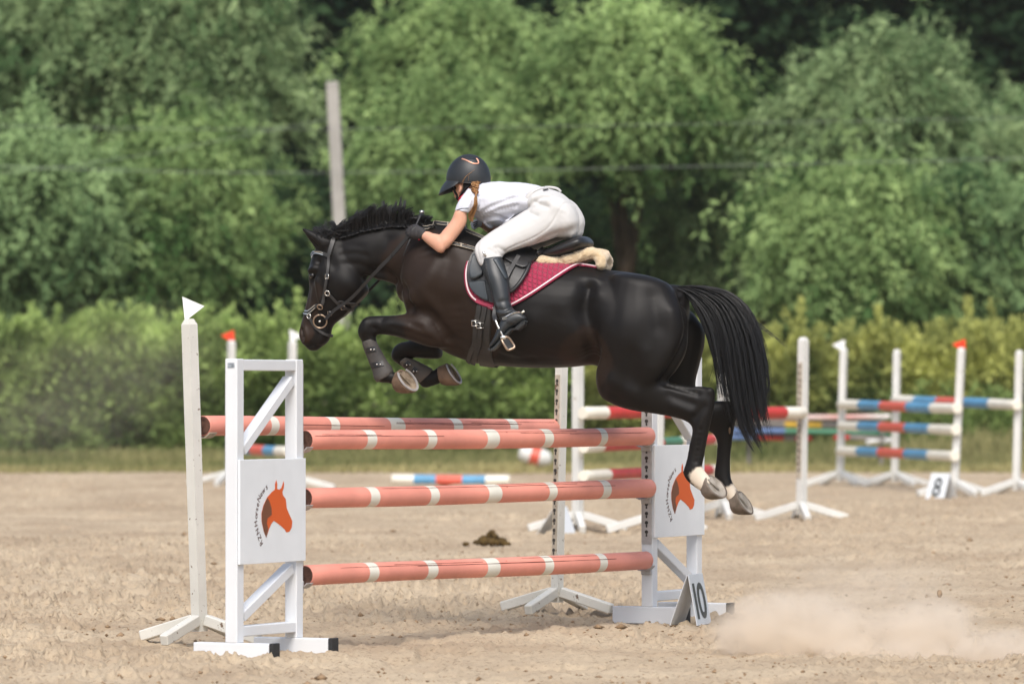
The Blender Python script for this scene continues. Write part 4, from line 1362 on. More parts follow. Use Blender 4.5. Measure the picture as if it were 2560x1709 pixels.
hoof(hz('D', 1278, 905, -.11), dirn(.84, .54, .12), dirn(.55, -.84), .066, M['hoof'], M['sole'], M['galv'])
hoof(hz('F', 806, 1322, .155), dirn(.76, .65, .40), dirn(.65, -.76), .073, M['hoofdark'], M['solehind'])
hoof(hz('F', 974, 1415, -.145), dirn(.86, .52, .22), dirn(.52, -.86), .070, M['hoofdark'], M['solehind'])
# chestnuts on the inner legs
for z, x, y, c, r in (('D', 866, 655, -.075, (.022, .006, .010)), ('F', 886, 1005, -.11, (.006, .006, .02))):
    mb = MB(); mb.blob(hz(z, x, y, c), r, 12, rough=.08); mb.build("chestnut", M['hoof'], horse, smooth=True)

# hair of mane and tail: many tapered strands, each kept in the one mesh of its part
hairm = mat("black_horse_hair", (.0075, .0072, .0078), .38, .5, var=.2, vscale=30)
def strands(lines, seg=3):
    V, F = [], []
    base = 0
    for pts, r0, r1 in lines:
        n = len(pts)
        a = np.array([tuple(p) for p in pts])
        t = np.gradient(a, axis=0); t /= np.linalg.norm(t, axis=1)[:, None] + 1e-9
        s = np.cross(t, np.array([.3, .8, .5])); s /= np.linalg.norm(s, axis=1)[:, None] + 1e-9
        b = np.cross(t, s)
        rr = (r0 + (r1 - r0) * np.linspace(0, 1, n) ** 1.3)[:, None]
        ring = [a + (s * math.cos(2 * math.pi * k / seg) + b * math.sin(2 * math.pi * k / seg)) * rr for k in range(seg)]
        V.append(np.stack(ring, 1).reshape(-1, 3))
        I = base + np.arange(n * seg).reshape(n, seg)
        J = np.roll(I, -1, 1)
        F.append(np.stack([I[:-1], J[:-1], J[1:], I[1:]], -1).reshape(-1, 4))
        base += n * seg
    return np.concatenate(V), np.concatenate(F)

def hair_part(name, lines, m, parent):
    V, F = strands(lines)
    return link(name, np_mesh(name, V - np.array(ORG[parent.name]), F, m, smooth=True), parent, ORG[parent.name])

# mane: wind-blown clumps standing up along the crest
crest = resample([(420, 372), (500, 362), (600, 338), (700, 310), (850, 285), (1000, 275), (1150, 290), (1290, 320)], 200)
lines = []
tops = [(380, 255, 340), (455, 300, 430), (470, 300, 400), (510, 262, 470), (540, 275, 490), (575, 222, 540), (610, 196, 580), (645, 160, 600), (672, 178, 640), (700, 150, 640), (735, 118, 690), (765, 130, 740), (800, 106, 740), (828, 135, 790),
        (850, 74, 860), (872, 118, 800), (905, 112, 860), (935, 130, 890), (968, 82, 945), (985, 120, 930), (1012, 46, 990), (1056, 64, 1022), (1040, 130, 1000), (1090, 150, 1040), (1120, 170, 1080), (1150, 205, 1090), (1185, 215, 1130), (1230, 200, 1180), (1290, 228, 1230), (1340, 262, 1260)]
for tx, ty, rx in tops:
    spike = ty < 90
    lock = [(rnd.gauss(0, 1), rnd.gauss(0, 1)) for _ in range(3)]
    for s in range(60 if not spike else 34):
        i = int(np.clip((rx - 420) / (1290 - 420) * 199 + rnd.gauss(0, 5 if not spike else 2.0), 0, 199))
        x0, y0 = crest[i]
        c0 = rnd.gauss(.008, .018)
        p0 = hz('C', x0, y0 + 24, c0)
        lk = rnd.choice(lock)
        u = rnd.uniform(.72, 1.02)
        jx, jy = lk[0] * (14 if not spike else 5) + rnd.gauss(0, 8 if not spike else 3), lk[1] * 9 + rnd.gauss(0, 8 if not spike else 4)
        ex_, ey_ = x0 + (tx + jx - x0) * u, y0 + (ty + jy - y0) * u
        c1 = c0 * .5 + lk[0] * .02 + .02
        m1x, m1y = x0 + (ex_ - x0) * .2 + rnd.gauss(0, 5), y0 + (ey_ - y0) * .62 - (0 if spike else 14)
        q = catmull([tuple(p0), tuple(hz('C', m1x, m1y, (c0 + c1) / 2 + .012)), tuple(hz('C', ex_, ey_, c1))], 5)
        lines.append((q, .0030, .0006))
for s in range(330):                                       # short hair and strands lying down over the near side of the crest
    i = rnd.randrange(200)
    x0, y0 = crest[i]
    p0, n0 = hit(HB, *zz('C', x0, y0 + 14), .002)
    ln = rnd.uniform(20, 75)
    q = [p0 + Vector((0, 0, .004))]
    dx = rnd.gauss(14, 16)
    for k in (.35, .7, 1):
        pp, n1 = hit(HB, *zz('C', x0 + dx * k, y0 + 16 - ln * .55 * math.sin(k * 2.6) + ln * .35 * k), .008 + .012 * math.sin(k * 3))
        q.append(pp)
    lines.append((catmull([tuple(a) for a in q], 4), .0032, .0007))
for s in range(150):                                       # forelock and wisps over the poll
    x0, y0 = rnd.uniform(270, 470), 0
    y0 = 420 - (x0 - 270) * .25
    ex_, ey_ = rnd.choice([(360, 255), (300, 290), (240, 330), (420, 300), (500, 300), (530, 330), (250, 400)])
    c = rnd.gauss(0, .04)
    q = catmull([tuple(hz('C', x0, y0 + 10, c)), tuple(hz('C', (x0 + ex_) / 2 + rnd.gauss(0, 14), (y0 + ey_) / 2 - rnd.uniform(0, 25), c + .01)), tuple(hz('C', ex_ + rnd.gauss(0, 28), ey_ + rnd.gauss(0, 14), c + rnd.gauss(.02, .02)))], 5)
    lines.append((q, .0028, .0006))
hair_part("mane", lines, hairm, horse)

# tail
TL = resample([(585, 190), (640, 235), (690, 320), (745, 440), (790, 590), (818, 740), (835, 850), (860, 960)], 40)
TMd = resample([(585, 182), (700, 200), (830, 290), (900, 450), (930, 640), (960, 850), (1000, 1010), (1065, 1130)], 40)
TR = resample([(585, 174), (720, 170), (880, 200), (1000, 290), (1070, 430), (1105, 590), (1112, 740), (1095, 880)], 40)
lines = []
for s in range(3000):
    v = rnd.betavariate(1.6, 1.25)
    clump = (math.floor(v * 26) + .5 + .3 * math.sin(math.floor(v * 26) * 7.3)) / 26
    v = v * .66 + clump * .34
    end = rnd.uniform(.50, 1.0) if rnd.random() < .55 else rnd.uniform(.86, 1.03)
    if v < .30: end *= rnd.uniform(.55, 1)
    c = rnd.gauss(0, .045)
    jit = (rnd.gauss(0, 5), rnd.gauss(0, 5))
    w1, w2 = rnd.gauss(0, 5) + 14 * math.sin(clump * 61), rnd.gauss(0, 12) + 40 * math.sin(clump * 97)
    end *= 1 - .10 * abs(math.sin(clump * 143))
    pts = []
    m = 13
    for k in range(m):
        t = min(end * k / (m - 1), .999) * 39
        i = int(t); fq = t - i
        L = TL[i] * (1 - fq) + TL[min(i + 1, 39)] * fq; Md = TMd[i] * (1 - fq) + TMd[min(i + 1, 39)] * fq; Rr = TR[i] * (1 - fq) + TR[min(i + 1, 39)] * fq
        p = L * (2 * (v - .5) * (v - 1)) + Md * (4 * v * (1 - v)) + Rr * (2 * v * (v - .5))
        e = k / (m - 1)
        pts.append(hz('F', p[0] + jit[0] * 1.6 * e + w1 * math.sin(e * 3.0) * e + 6 * math.sin(e * 8 + clump * 57) * e * e, p[1] + jit[1] * e + w2 * .3 * e + 5 * math.sin(e * 9 + clump * 40) * e, c * (.35 + .9 * e)))
    lines.append((pts, .0021, .0004))
for ex_, ey_, s0 in ((1215, 525, .45), (1160, 480, .5), (1130, 465, .48), (770, 720, .3), (800, 820, .2), (990, 1110, .6), (1120, 1060, .6), (1105, 870, .8), (1130, 1050, .7)):
    for s in range(4):
        i = 12 + rnd.randrange(6)
        a = TMd[i] * (1 - s0) + (TR[i] if ex_ > 900 else TL[i]) * s0
        a2 = a * .45 + np.array([ex_, ey_]) * .55 + np.array([10, -14 if ex_ > 1100 and ey_ < 600 else 0])
        q = catmull([tuple(hz('F', *TMd[3], 0)), tuple(hz('F', *a, 0)), tuple(hz('F', *a2, .01)), tuple(hz('F', ex_ + rnd.gauss(0, 8), ey_ + rnd.gauss(0, 8), .02))], 5)
        lines.append((q, .002, .0005))
hair_part("tail", lines, hairm, horse)

# ------------------------------------------------------------------ leg boots
def leg_boot(label, z, rws, knobs, m, c, straps):
    mb = MB(); mb.loft(rows(z, rws), 5, 20, .12)
    o = mb.build("tendon_boot", m, origin=hz(z, *knobs, c), smooth=True)
    tag(o, label, "leg boot", "tendon boots on the front legs")
    bm_ = bvh_of_world(o)
    for a, b in straps:
        sb = MB(); hstrap(sb, bm_, z, [a, ((a[0] + b[0]) / 2, (a[1] + b[1]) / 2), b], .030, .001, .005)
        pq, n_ = hit(bm_, *zz(z, (a[0] * .5 + b[0] * .5), (a[1] * .5 + b[1] * .5)), .006)
        st = sb.build("strap", M['leather'], o)
        kb = MB(); kb.blob(pq, (.006, .006, .006), 8); kb.blob(pq + TAN * .018, (.005, .005, .005), 8); kb.build("stud", M['steel'], st, smooth=True)
    return o
def bvh_of_world(o):
    og = ORG[o.name]
    return BVHTree.FromPolygons([v.co + og for v in o.data.vertices], [tuple(p.vertices) for p in o.data.polygons])
leg_boot("dusty black boot on the raised near front leg", 'D', [(214, 545, 360, 495, .036, .132), (225, 600, 390, 550, .036, .132), (262, 700, 440, 640, .033, .132), (305, 810, 505, 755, .033, .132), (336, 890, 560, 830, .040, .132), (352, 965, 580, 880, .044, .132), (385, 1010, 570, 915, .042, .132)],
         (420, 990), M['tendon'], .13, [((262, 640), (372, 615)), ((322, 815), (462, 790))])
leg_boot("dusty grey boot on the folded far front leg", 'D', [(655, 790, 735, 715, .036, -.118), (690, 835, 790, 730, .034, -.118), (760, 890, 890, 775, .034, -.118), (825, 940, 1005, 835, .040, -.118), (850, 995, 1040, 860, .043, -.118), (895, 1025, 1040, 890, .040, -.118)],
         (930, 1020), M['tendon2'], -.12, [((715, 830), (770, 775)), ((800, 910), (850, 845))])
# ------------------------------------------------------------------ tack
# saddle pad, quilted
quilt = bpy.data.materials.new("crimson_quilted_cotton"); quilt.use_nodes = True
n, l = quilt.node_tree.nodes, quilt.node_tree.links
b_ = n["Principled BSDF"]; b_.inputs["Base Color"].default_value = (.30, .006, .045, 1); b_.inputs["Roughness"].default_value = .75; b_.inputs["Sheen Weight"].default_value = .2
tc = n.new("ShaderNodeUVMap")
sx = n.new("ShaderNodeSeparateXYZ"); l.new(tc.outputs[0], sx.inputs[0])
def wavy(o):
    a = n.new("ShaderNodeMath"); a.operation = 'MULTIPLY'; a.inputs[1].default_value = math.pi / .026; l.new(o, a.inputs[0])
    s = n.new("ShaderNodeMath"); s.operation = 'SINE'; l.new(a.outputs[0], s.inputs[0])
    t = n.new("ShaderNodeMath"); t.operation = 'ABSOLUTE'; l.new(s.outputs[0], t.inputs[0])
    p = n.new("ShaderNodeMath"); p.operation = 'POWER'; p.inputs[1].default_value = .45; l.new(t.outputs[0], p.inputs[0])
    return p.outputs[0]
mn = n.new("ShaderNodeMath"); mn.operation = 'MINIMUM'; l.new(wavy(sx.outputs[0]), mn.inputs[0]); l.new(wavy(sx.outputs[1]), mn.inputs[1])
bp_ = n.new("ShaderNodeBump"); bp_.inputs["Strength"].default_value = 1.0; bp_.inputs["Distance"].default_value = .009; l.new(mn.outputs[0], bp_.inputs["Height"]); l.new(bp_.outputs[0], b_.inputs["Normal"])

PAD_T = [(285, 245), (420, 265), (600, 290), (800, 320), (960, 345), (1150, 355), (1350, 310), (1500, 290), (1600, 330), (1650, 395)]
PAD_B = [(222, 330), (196, 430), (205, 570), (245, 680), (320, 755), (430, 808), (520, 838), (610, 825), (700, 795), (900, 688), (1150, 530), (1330, 415), (1480, 350), (1570, 332), (1625, 365), (1655, 405)]
mb = MB()
sheet(mb, HB, 'E', PAD_T, PAD_B, 60, 22, .004, .009, mirror=True)
pad = mb.build("saddle_pad", quilt, origin=hz('E', 900, 500, .3), smooth=True)
uv = pad.data.uv_layers.new(name="UVMap")
og = ORG[pad.name]
for lp in pad.data.loops:
    p = pad.data.vertices[lp.vertex_index].co
    a, b = p.dot(TAN), p.z
    a, b = a * .96 + b * .12, b + a * .33 + .25 * a * a
    uv.data[lp.index].uv = (a, b)
tag(pad, "crimson quilted pad with pale piping under the saddle", "saddle pad")
for nm, mt, off, wd, th, ins in (("binding", M['binding'], .010, .017, .006, 0), ("piping", M['piping'], .014, .0085, .006, 9)):
    e = []
    ctr = np.array([800, 330.])
    for x, y in PAD_B[:-1]:
        d = np.array([x, y]) - ctr; d /= np.linalg.norm(d)
        e.append((x - d[0] * ins, y - d[1] * ins))
    mb = MB(); hstrap(mb, HB, 'E', e, wd, off, th, 4, mirror=True); mb.build(nm, mt, pad)
mb = MB(); hstrap(mb, HB, 'E', [(318, 745), (400, 778), (500, 812)], .021, .016, .004); mb.build("keeper_strap", M['pinkstrap'], pad)

# sheepskin half pad
HP_LINE = [(965, 335), (1030, 322), (1120, 330), (1200, 330), (1300, 300), (1400, 262), (1500, 225), (1580, 205), (1640, 240), (1668, 310), (1662, 385)]
mb = MB()
pts, rad = [], []
q = catmull(HP_LINE, 6)
for i, (x, y) in enumerate(q):
    p, nn = hit(HB, *zz('E', x, min(y + 8, 420)), .018)
    if nn.z > .55 or y < 330:                               # the roll rides on top of the pad
        p = p.lerp(hz('E', x, y, (p - C0).dot(NRM)), .85)
    pts.append(p)
    t = i / (len(q) - 1)
    rad.append(.032 * min(1, .45 + t * 8) * min(1, .8 + (1 - t) * 2))
for _ in range(3):
    pts = [pts[0]] + [(pts[i - 1] + pts[i] * 2 + pts[i + 1]) / 4 for i in range(1, len(pts) - 1)] + [pts[-1]]
mb.tube(pts, rad, 16); mb.tube([reflect(p) for p in pts], rad, 16)
mb.tube([pts[-8], (pts[-8] + reflect(pts[-8])) / 2 + Zv * .03, reflect(pts[-8])], .034, 14)
mf = remesh(mb, .006, 3)
V, N_ = verts(mf), norms(mf)
setv(mf, V + N_ * ((fbm(V[:, 0] * 90 + V[:, 1] * 40, V[:, 2] * 90, 3, 5) - .5) * .011)[:, None])
fl = placed(mf, "half_pad", M['fleece'], origin=pts[10])
tag(fl, "fluffy beige sheepskin pad edge behind the saddle", "half pad")

# saddle
root = thing("saddle", "black leather jumping saddle under the rider", "saddle", hz('E', 900, 200, 0))
mb = MB()
mb.loft(rows('E', [(1556, 95, 1558, 150, .085, 0), (1520, 58, 1530, 175, .135, 0), (1470, 45, 1490, 190, .165, 0), (1380, 70, 1410, 225, .17, 0), (1250, 125, 1270, 265, .16, 0), (1120, 180, 1130, 290, .14, 0),
                   (1010, 212, 1020, 310, .115, 0), (880, 222, 890, 330, .10, 0), (740, 205, 760, 330, .09, 0), (620, 165, 650, 320, .075, 0), (540, 135, 570, 300, .055, 0)]), 5, 26, .4, ex=2.6)
sm = remesh(mb, .008, 4)
placed(sm, "seat", M['leather'], root)
SB = bvh_of_world(bpy.data.objects[root.children[0].name]) if False else None
FT = [(300, 215), (420, 205), (560, 220), (700, 235), (840, 250), (960, 300)]
FB = [(252, 280), (222, 370), (218, 470), (238, 570), (300, 665), (390, 735), (470, 765), (560, 770), (640, 720), (700, 650), (765, 575), (830, 480), (880, 410), (935, 350)]
for sd_ in (False, 'only'):
    mb = MB(); sheet(mb, HB, 'E', FT, FB, 44, 16, .018, .010, mirror=sd_); mb.build("flap", M['leather'], root, smooth=False)
for sd_ in (False, 'only'):
    mb = MB(); hstrap(mb, HB, 'E', [(890, 395), (860, 470), (800, 570), (730, 645), (688, 668)], .020, .030, .016, mirror=sd_); mb.build("flap_edge", M['leather'], root, smooth=True)
# knee roll and skirt
for sd_ in (False, 'only'):
    mb = MB(); sheet(mb, HB, 'E', [(275, 290), (350, 280), (430, 300)], [(255, 420), (270, 520), (330, 520), (390, 490)], 14, 10, .028, .020, mirror=sd_); mb.build("knee_roll", M['bluegrey'], root, smooth=True)
for sd_ in (False, 'only'):
    mb = MB(); sheet(mb, HB, 'E', [(245, 560), (330, 545), (420, 540)], [(255, 600), (320, 680), (400, 735), (460, 755)], 14, 10, .027, .006, mirror=sd_); mb.build("lower_flap", M['bluegrey'], root, smooth=True)
for sd_ in (False, 'only'):
    mb = MB(); sheet(mb, HB, 'E', [(560, 215), (760, 230), (960, 250), (1130, 245)], [(600, 330), (760, 420), (850, 430), (940, 350), (1040, 300), (1130, 280)], 24, 12, .030, .010, mirror=sd_); mb.build("skirt", M['leather'], root, smooth=True)
for sd_ in (False, 'only'):
    mb = MB(); sheet(mb, HB, 'E', [(1010, 255), (1180, 235), (1350, 190), (1500, 140)], [(950, 330), (1100, 305), (1200, 300), (1350, 250), (1500, 200)], 24, 8, .034, .030, mirror=sd_); mb.build("panel", M['leather'], root, smooth=True)
# stirrup leather and iron
LEGC = .40
mb = MB()
sl = [hit(HB, *zz('E', 760, 330), .046)[0], hit(HB, *zz('E', 640, 560), .05)[0], hz('E', 512, 850, LEGC - .02), hz('E', 516, 960, LEGC + .012)]
sl = [Vector(p) for p in catmull([tuple(p) for p in sl], 8)]
mb.strip(sl, [NRM] * len(sl), .026, .004); mb.build("stirrup_leather", M['leather'], root)
mb = MB()
ir = [hz('E', 514, 955, LEGC + .015), hz('E', 545, 1030, LEGC + .028), hz('E', 578, 1095, LEGC + .034), hz('E', 600, 1140, LEGC + .034)]
mb.tube(catmull([tuple(p) for p in ir], 5), .0065, 10, flat=.75)
ir2 = [hz('E', 514, 955, LEGC + .015), hz('E', 560, 1035, LEGC - .045), hz('E', 600, 1100, LEGC - .085), hz('E', 640, 1140, LEGC - .09)]
mb.tube(catmull([tuple(p) for p in ir2], 5), .0065, 8, flat=.75)
mb.blob(hz('E', 602, 1148, LEGC + .034), (.018, .010, .014), 12)
st = mb.build("stirrup_iron", M['steel'], root, smooth=True)
tr = [hz('E', *p, LEGC + c) for p, c in (((582, 1170), .030), ((600, 1150), .034), ((640, 1143), .028), ((668, 1160), .020), ((700, 1205), .012), ((720, 1240), .012), ((716, 1258), .016), ((690, 1272), .024), ((660, 1280), .030), ((640, 1268), .034), ((605, 1212), .036))]
mb = MB(); mb.tube(catmull([tuple(p) for p in tr + [tr[0]]], 4), .0068, 10, flat=1.2); mb.build("tread_frame", M['bronze'], st, smooth=True)
mb = MB(); ctr = sum(tr, Vector()) / len(tr); nn = (tr[2] - tr[0]).cross(tr[6] - tr[0]).normalized()
mb.poly([ctr + (p - ctr) * .86 - NRM * .002 for p in tr], NRM, .006); mb.build("tread_pad", M['black_rubber'], st)

# girth with billet straps
root = thing("girth", "black leather girth with two buckled straps behind the foreleg", "girth", hz('E', 350, 1100, .3))
mb = MB(); hstrap(mb, HB, 'E', [(400, 790), (395, 900), (392, 1010), (385, 1120), (385, 1230), (400, 1340), (425, 1440)], .088, .004, .010, mirror=True); mb.build("girth_band", M['tackleather'], root)
for a, bkl, tail in (((352, 800), (322, 985), [(318, 985), (312, 1100), (300, 1200), (262, 1310), (226, 1412)]), ((415, 812), (372, 1005), [(368, 1005), (362, 1110), (350, 1210), (310, 1325), (272, 1430)])):
    mb = MB(); hstrap(mb, HB, 'E', [a, ((a[0] + bkl[0]) / 2 + 4, (a[1] + bkl[1]) / 2), bkl], .030, .018, .005); mb.build("billet_strap", M['tackleather'], root)
    mb = MB(); L_, N__ = hstrap(mb, HB, 'E', tail, .029, .020, .006, 6)
    tl = mb.build("strap_end", M['tackleather'], root)
    c, nn = hit(HB, *zz('E', *bkl), .028)
    mb = MB(); e = [(-.020, -.012), (.020, -.012), (.020, .016), (-.020, .016)]
    mb.tube([c + TAN * x + Zv * y for x, y in e] + [c + TAN * e[0][0] + Zv * e[0][1]], .0032, 8); mb.tube([c - Zv * .012, c + Zv * .016], .0022, 6)
    mb.build("buckle", M['steel'], tl, smooth=True)

# bridle
root = thing("bridle", "black leather bridle with silver noseband and ring bit", "bridle", hz('C', 300, 800, .1))
def bstrap(name, pts, wd, m=M['tackleather'], off=.006, th=.007, mir=True, parent=root, sub=5):
    mb = MB(); hstrap(mb, HB, 'C', pts, wd, off, th, sub, mirror='only'); mb.build(name, m, parent)
    mb = MB(); hstrap(mb, HB, 'C', pts, wd, off, th, sub); return mb.build(name, m, parent)
bstrap("headpiece", [(436, 366), (405, 420), (388, 490), (372, 560)], .026)
bstrap("cheekpiece", [(372, 560), (362, 660), (354, 750), (336, 860), (318, 950), (296, 1015)], .0175)
bb_ = bstrap("browband", [(222, 575), (236, 545), (275, 535), (320, 552), (372, 572)], .020, off=.006)
bstrap("silver_edge", [(220, 568), (236, 538), (275, 528), (320, 546)], .005, M['steel'], .011, .003, parent=bb_)
bstrap("lower_edge", [(224, 590), (240, 556), (275, 548), (320, 564)], .005, M['steel'], .011, .003, parent=bb_)
nb = bstrap("noseband", [(132, 1062), (180, 1080), (215, 1050), (245, 1018), (290, 1012)], .024, off=.006, th=.007)
bstrap("silver_edge", [(131, 1050), (180, 1067), (213, 1040), (250, 1005)], .005, M['steel'], .0135, .003, parent=nb)
bstrap("lower_edge", [(133, 1074), (180, 1092), (217, 1064), (250, 1030)], .005, M['steel'], .0135, .003, parent=nb)
bstrap("chin_strap", [(190, 1098), (215, 1150), (245, 1205), (300, 1250), (345, 1272), (380, 1278)], .015)
bstrap("cheek_strap", [(358, 895), (400, 940), (440, 985), (490, 1022), (560, 1045), (595, 1050)], .015, off=.006)
bstrap("throat_strap", [(440, 985), (470, 970), (520, 985), (600, 990)], .012, off=.004)
def ring(name, x, y, r, t, m, off=.012, c=None, parent=root, sq=1.0):
    p, nn = hit(HB, *zz('C', x, y), off)
    if c is not None: nn = NRM
    a = (Zv - nn * Zv.dot(nn)).normalized(); b = nn.cross(a)
    mb = MB(); mb.tube([p + a * (r * math.cos(k * math.pi / 12)) + b * (r * sq * math.sin(k * math.pi / 12)) for k in range(25)], t, 8)
    return mb.build(name, m, parent, smooth=True), p, nn
_, bitp, bitn = ring("bit_ring", 289, 1146, .037, .0042, M['bronze'], .016)
ring("strap_ring", 291, 1014, .015, .0034, M['bronze']); ring("strap_ring", 358, 897, .014, .0032, M['steel']); ring("strap_ring", 196, 1106, .012, .003, M['steel'])
for x, y in ((354, 752), (374, 1076), (488, 1022)):
    p, nn = hit(HB, *zz('C', x, y), .010)
    a = (Zv - nn * Zv.dot(nn)).normalized(); b = nn.cross(a)
    mb = MB(); mb.tube([p + a * sa + b * sb for sa, sb in ((-.011, -.010), (.011, -.010), (.011, .010), (-.011, .010), (-.011, -.010))], .0028, 6); mb.build("buckle", M['steel'], root, smooth=True)
mb = MB(); mb.tube([bitp - bitn * .004, hz('C', 260, 1160, .02), reflect(bitp)], .007, 8); mb.build("mouthpiece", M['steel'], root, smooth=True)
# reins
hand = hz('H', 95, 900, .20)
r0 = bitp + TAN * .03 + Zv * .012 + bitn * .004
far0 = reflect(bitp)
far_hand = hz('H', 60, 860, -.12)
line = [r0, hit(HB, *zz('C', 420, 1035), .020)[0], hit(HB, *zz('C', 560, 915), .030)[0], hz('C', 760, 735, .17), hz('C', 920, 575, .19), hand]
line = [Vector(p) for p in catmull([tuple(p) for p in line], 8)]
mb = MB(); mb.strip(line, [NRM] * len(line), .018, .004); mb.strip([p + Zv * .010 - TAN * .002 for p in line[26:]], [NRM] * len(line[26:]), .008, .004)
mb.build("rein", M['leather'], root)
mb = MB(); c = line[-9]; d = (line[-8] - line[-10]).normalized(); mb.box(c, d, Zv, NRM, (-.004, .004), (-.012, .016), (-.001, .008)); mb.build("rein_keeper", M['tackleather'], root)
line = [far0, hz('C', 560, 1015, -.15), hz('C', 690, 905, -.17), hz('C', 820, 775, -.18), hz('C', 960, 600, -.17), far_hand]
line = [Vector(p) for p in catmull([tuple(p) for p in line], 6)]
mb = MB(); mb.strip(line, [NRM] * len(line), .016, .004); mb.build("rein", M['leather'], root)

# martingale straps from the neck back to the saddle
strapm = mat("edged_dark_strap", (.018, .017, .016), .5)
root = thing("breastplate", "narrow edged leather breastplate straps lying over the withers", "breastplate", hz('H', 1000, 700, .1))
for pts, c0 in (([(455, 545), (760, 590), (1080, 630), (1480, 665), (1800, 745), (2150, 800)], .055), ([(1130, 1065), (1400, 1130), (1740, 1225)], .20)):
    P = catmull(pts, 5)
    L_ = []
    for x, y in P:
        p, nn = hit(HB, *zz('H', x, y), .012)
        L_.append(p)
    N__ = [(NRM + Zv * .5).normalized()] * len(L_)
    mb = MB(); mb.strip(L_, N__, .0165, .004); s_ = mb.build("strap", strapm, root)
    mb = MB()
    for sgn in (-1, 1):
        mb.tube([p + Zv * (.0082 * sgn) + NRM * .005 for p in L_], .0016, 5)
    mb.build("pale_edging", M['galv_worn'], s_)
    k = len(L_) // 2 - (3 if c0 < .1 else 0)
    mb = MB(); mb.box(L_[k], (L_[k + 1] - L_[k]), Zv, NRM, (-.004, .004), (-.011, .011), (0, .009)); mb.build("keeper", M['galv_worn'], s_)
# neck strap ring round the withers
mb = MB(); hstrap(mb, HB, 'H', [(300, 360), (290, 450), (320, 540), (370, 600)], .014, .006, .005); mb.build("neck_strap", strapm, root)

# ------------------------------------------------------------------ the rider
SHIRT = rows('B', [(455, 452, 400, 700, .11, .0), (545, 398, 455, 845, .165, .0), (740, 386, 570, 922, .178, .0), (950, 392, 735, 975, .165, .0), (1120, 408, 900, 935, .152, .0), (1280, 440, 1080, 855, .142, .0), (1410, 478, 1180, 800, .146, 0)])
SLEEVE = rows('B', [(370, 470, 590, 640, .062, .135), (300, 560, 520, 690, .058, .165), (235, 660, 440, 735, .055, .185), (195, 760, 395, 790, .051, .195)])
PELVIS = rows('B', [(1330, 452, 1110, 750, .140, 0), (1460, 486, 1150, 820, .160, 0), (1600, 545, 1240, 920, .178, 0), (1735, 680, 1340, 1020, .180, 0), (1806, 840, 1450, 1090, .165, 0), (1800, 980, 1580, 1140, .13, 0), (1745, 1085, 1680, 1150, .07, 0)])
THIGH = rows('B', [(1330, 560, 1800, 860, .10, .085), (1140, 740, 1640, 1060, .098, .11), (930, 875, 1340, 1180, .088, .15), (730, 1000, 1110, 1245, .080, .19), (585, 1100, 940, 1290, .073, .225), (490, 1185, 850, 1325, .067, .255),
                   (454, 1270, 815, 1375, .062, .28), (470, 1370, 800, 1420, .056, .295), (520, 1480, 815, 1490, .050, .31)])
BUTT = rows('B', [(1500, 560, 1280, 960, .09, .085), (1640, 620, 1380, 1060, .095, .09), (1750, 740, 1500, 1110, .095, .09), (1812, 880, 1600, 1120, .082, .085), (1800, 1010, 1690, 1120, .05, .08)])
BOOT = rows('E', [(366, 300, 585, 268, .056, .305), (368, 372, 622, 375, .058, .318), (400, 480, 655, 490, .060, .335), (447, 600, 670, 600, .056, .35), (482, 720, 680, 720, .049, .365), (508, 810, 692, 805, .043, .375), (530, 880, 735, 855, .041, .383), (560, 950, 800, 900, .041, .39)])
FOOT = rows('E', [(826, 905, 852, 955, .030, .392), (770, 868, 828, 985, .035, .393), (690, 870, 760, 1020, .038, .395), (600, 930, 690, 1050, .040, .397), (552, 1010, 635, 1105, .041, .398), (520, 1100, 575, 1175, .042, .398), (485, 1170, 525, 1230, .038, .396), (452, 1222, 480, 1265, .028, .394)])
UPARM = rows('H', [(1380, 80, 1660, 80, .030, .18), (1300, 180, 1610, 180, .036, .19), (1240, 300, 1548, 290, .041, .20), (1165, 480, 1535, 530, .040, .205), (1040, 650, 1440, 720, .038, .215), (920, 780, 1290, 930, .0365, .225), (840, 900, 1180, 1060, .036, .235), (790, 1010, 1090, 1170, .034, .238)])
FOREARM = rows('H', [(1000, 905, 930, 1290, .033, .24), (870, 838, 800, 1245, .036, .236), (710, 812, 650, 1140, .034, .225), (590, 765, 510, 1020, .029, .21), (490, 780, 425, 930, .025, .20), (400, 740, 330, 930, .026, .195)])
PALM = rows('H', [(540, 735, 412, 965, .028, .20), (440, 665, 335, 955, .031, .195), (330, 622, 245, 945, .031, .19), (240, 635, 170, 930, .028, .185), (185, 670, 140, 895, .022, .18)])
def finger(mb, pts, r):
    P = [hz('H', x, y, c) for x, y, c in pts]
    q = catmull([tuple(p) for p in P], 4)
    mb.tube(q, [r * (1 - .22 * i / (len(q) - 1)) for i in range(len(q))], 10)
    mb.blob(q[-1], (r * .8, r * .8, r * .8), 10); mb.blob(q[0], (r, r, r), 10)
def fist(mb, sc=1.0):
    # four bent fingers of unequal length closing around the rein, thumb over the top
    for y0, dx, ln in ((690, 0, 1.0), (752, -14, 1.08), (815, -10, 1.0), (872, 8, .82)):
        finger(mb, [(190 + dx, y0, .190), (125 + dx * 1.3, y0 + 18, .188), (85 + dx * 1.4, y0 + 45, .168), (110 + dx, y0 + 68, .150), (160 + dx + 20 * (1 - ln), y0 + 62, .146)], .0098 * sc * (1 if y0 < 860 else .9))
    finger(mb, [(330, 650, .178), (240, 636, .162), (165, 668, .156), (110, 720, .158)], .0112 * sc)
HEADR = rows('B', [(330, 215, 430, 215, .05, .01), (215, 300, 545, 300, .072, .01), (183, 400, 545, 400, .074, .01), (188, 470, 510, 470, .070, .01), (186, 530, 440, 520, .062, .01), (200, 585, 370, 575, .050, .01), (222, 630, 300, 622, .034, .01)])
